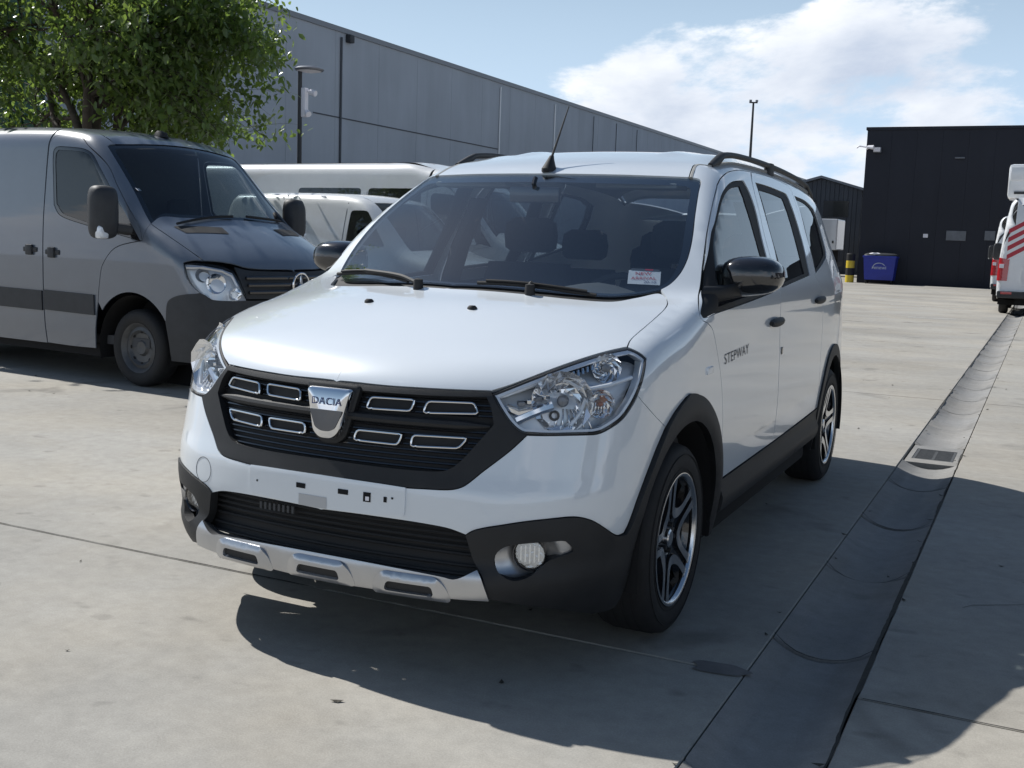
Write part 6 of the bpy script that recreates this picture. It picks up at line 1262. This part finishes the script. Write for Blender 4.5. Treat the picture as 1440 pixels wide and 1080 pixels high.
# lamp post with cameras
lp = at_d(421, 222, 24.0); LX, LY = lp[0], lp[1]; lt = at_d(421, 100, 24.0)[2]
lam = empty('lamp_post', (LX, LY, 0), 0, 'black lamp post with a disc head and white cameras before the concrete hall', 'lamp post')
m = MB(); m.tube([(0, 0, 0), (0, 0, 1.2), (0, 0, lt)], [.075, .055, .045], 12); m.build('pole', M_VBLACK, lam); 
hd = A3(CM[0][0], CM[0][1], 0); hd /= np.linalg.norm(hd)
M_LAMPH = principled('lamp_head', (.20, .21, .23), .4, metal=.4)
m = MB(); c_ = A3(0, 0, lt) + hd * .20; m.loft([superring(c_ + A3(0, 0, h), (1, 0, 0), (0, 1, 0), r, r, 2, 24) for h, r in ((-.06, .10), (-.02, .30), (.01, .32), (.05, .26), (.085, .05))]); head = m.build('lamp_head', M_LAMPH, lam)
m = MB(); m.lathe([(0, -.065), (.10, -.062), (.26, -.03)], 24, 'z', c_); m.build('diffuser', M_PAPER, head)
zc1 = at_d(428, 133, 24.0)[2]; fw = A3(CM[2][0], CM[2][1], 0)
m = MB(); m.box((-.06, -.06, zc1 - .5), (.06, .06, zc1 + .12), bev=.01); vv = [A3(*q) + hd * .10 for q in m.v]; link_mesh('camera_box', vv, m.f, M_PAPER, lam)
for dz_, out_ in ((0.02, .36), (-.42, .22)):
    m = MB(); a0 = A3(0, 0, zc1 + dz_ + .05) + hd * .12; a1 = A3(0, 0, zc1 + dz_ - .03) + hd * out_ - fw * .12; m.tube([a0, (a0 + a1) / 2], .03, 8); m.tube([(a0 + a1) / 2, a1], .065, 10); m.build('camera', M_PAPER, lam)
# distant floodlight mast
mp_ = at_d(1050, 300, 115.0); mt = at_d(1050.5, 146, 115.0)[2]; ms = empty('floodlight_mast', (mp_[0], mp_[1], 0), 0, 'thin distant mast with a crossbar rising behind the white car', 'mast')
m = MB(); m.tube([(0, 0, 0), (0, 0, mt)], [.22, .10], 10); m.build('pole', M_VBLACK, ms)
m = MB(); m.box((-.42, -.1, mt - .1), (.42, .1, mt + .02)); vv = [hd * q[0] + A3(0, 0, q[2]) + fw * q[1] for q in m.v]; link_mesh('crossbar', vv, m.f, M_VBLACK, ms, False)
for s_ in (-1, 1):
    m = MB(); m.box((s_ * .32 - .12, -.2, mt + .02), (s_ * .32 + .12, .05, mt + .22)); vv = [hd * q[0] + A3(0, 0, q[2]) + fw * q[1] for q in m.v]; link_mesh('flood_lamp', vv, m.f, M_LAMPH, ms, False)

# ================================================================== tree
M_BARK = principled('bark', (.07, .055, .042), .9, noise_amt=.35, noise_scale=14, bump=.6, bump_scale=60)
def leaf_mat(name, col, tcol):
    m = bpy.data.materials.new(name); m.use_nodes = True; nt = m.node_tree; nt.nodes.clear(); L = nt.links
    o = nt.nodes.new('ShaderNodeOutputMaterial'); b = nt.nodes.new('ShaderNodeBsdfPrincipled'); t = nt.nodes.new('ShaderNodeBsdfTranslucent'); mx = nt.nodes.new('ShaderNodeMixShader'); mx.inputs[0].default_value = .38
    g = nt.nodes.new('ShaderNodeTexCoord'); n = nt.nodes.new('ShaderNodeTexNoise'); n.inputs['Scale'].default_value = 2.2; n.inputs['Detail'].default_value = 4; L.new(g.outputs['Object'], n.inputs[0])
    for sh, c0 in ((b, col), (t, tcol)):
        r = nt.nodes.new('ShaderNodeMix'); r.data_type = 'RGBA'; L.new(n.outputs[0], r.inputs['Factor']); r.inputs[6].default_value = (c0[0] * .6, c0[1] * .7, c0[2] * .7, 1); r.inputs[7].default_value = (c0[0] * 1.4, c0[1] * 1.25, c0[2] * 1.1, 1); L.new(r.outputs[2], sh.inputs[0])
    b.inputs['Roughness'].default_value = .30; b.inputs['Specular IOR Level'].default_value = .6
    L.new(b.outputs[0], mx.inputs[1]); L.new(t.outputs[0], mx.inputs[2]); L.new(mx.outputs[0], o.inputs[0]); return m
M_LEAF = leaf_mat('leaf', (.075, .118, .042), (.28, .42, .08))
rt_ = random.Random(11)
tb = at_d(158, 300, 13.2); TX, TYy = tb[0], tb[1]
tree = empty('deciduous_tree', (TX, TYy, 0), 0, 'broad leafy green tree rising behind the grey van', 'tree')
trunk = MB(); twigs = []
def limb(p, d, L, r, lvl):
    n = 6; pts = [p]; rad = [r]; q = p.copy(); dd = d.copy()
    for i in range(n):
        dd = dd + A3(rt_.gauss(0, .13), rt_.gauss(0, .13), rt_.gauss(0, .08) + (.05 if lvl < 2 else -.03)); dd /= np.linalg.norm(dd); q = q + dd * L / n; pts.append(q.copy()); rad.append(r * (1 - .62 * (i + 1) / n))
    if lvl >= 2 and min(q_[2] for q_ in pts) < 2.2: return
    trunk.tube(pts, rad, 8 if lvl < 2 else 5)
    if lvl >= 2: twigs.append((pts, lvl))
    if lvl < 4:
        kids = (10, 6, 5, 4)[lvl]
        for k in range(kids):
            t = rt_.uniform(.35, 1.0) if lvl else rt_.uniform(.62, 1.0); i = min(n, max(1, int(t * n))); base = pts[i]
            az_ = rt_.uniform(0, 6.283) if lvl else (k + rt_.uniform(-.3, .3)) * 6.283 / kids; ax_ = dd; u = np.cross(ax_, A3(.3, .2, 1)); u /= max(np.linalg.norm(u), 1e-6); w = np.cross(ax_, u)
            sp = rt_.uniform(.6, 1.1) if lvl else rt_.uniform(.6, 1.35); nd = ax_ * math.cos(sp) + (u * math.cos(az_) + w * math.sin(az_)) * math.sin(sp); nd[2] = nd[2] * .8 + (.12 if lvl == 0 else .0); nd /= np.linalg.norm(nd)
            limb(base, nd, L * rt_.uniform(.55, .78) if lvl else rt_.uniform(1.5, 2.5), rad[i] * .62, lvl + 1)
limb(A3(0, 0, 0), A3(.02, .0, 1), 3.3, .17, 0)
trunk.build('trunk', M_BARK, tree, auto=None)
V, F = [], []
def leaf(p, d, up, L, w):
    d = d / np.linalg.norm(d); s = np.cross(d, up); s /= max(np.linalg.norm(s), 1e-6); nrm_ = np.cross(s, d); b0 = len(V); dr_ = -nrm_ * .12 * L
    V.extend([p, p + d * L * .35 + s * w + nrm_ * .1 * w, p + d * L * .75 + s * w * .75 + dr_ * .6, p + d * L + dr_ * 1.6, p + d * L * .75 - s * w * .75 + dr_ * .6, p + d * L * .35 - s * w + nrm_ * .1 * w, p + d * L * .5 - nrm_ * .18 * w])
    F.extend([(b0, b0 + 1, b0 + 6), (b0 + 1, b0 + 2, b0 + 6), (b0 + 2, b0 + 3, b0 + 6), (b0 + 3, b0 + 4, b0 + 6), (b0 + 4, b0 + 5, b0 + 6), (b0 + 5, b0, b0 + 6)])
for pts, lvl in twigs:
    seg = len(pts)
    if max(q[2] for q in pts) < 2.5: continue
    for k in range({2: 11, 3: 19, 4: 24}[lvl]):
        i = rt_.randint(1, seg - 1); t = rt_.random(); p = pts[i - 1] * (1 - t) + pts[i] * t + A3(rt_.gauss(0, .10), rt_.gauss(0, .10), rt_.gauss(0, .09))
        if p[2] < 2.28: continue
        dd = A3(rt_.gauss(0, .7), rt_.gauss(0, .7), rt_.gauss(-.55, .45)); leaf(p, dd, A3(rt_.gauss(0, .5), rt_.gauss(0, .5), 1), rt_.uniform(.06, .14), rt_.uniform(.016, .034))
cr_ = link_mesh('crown', V, F, M_LEAF, tree, True); print('leaves', len(V) // 7)
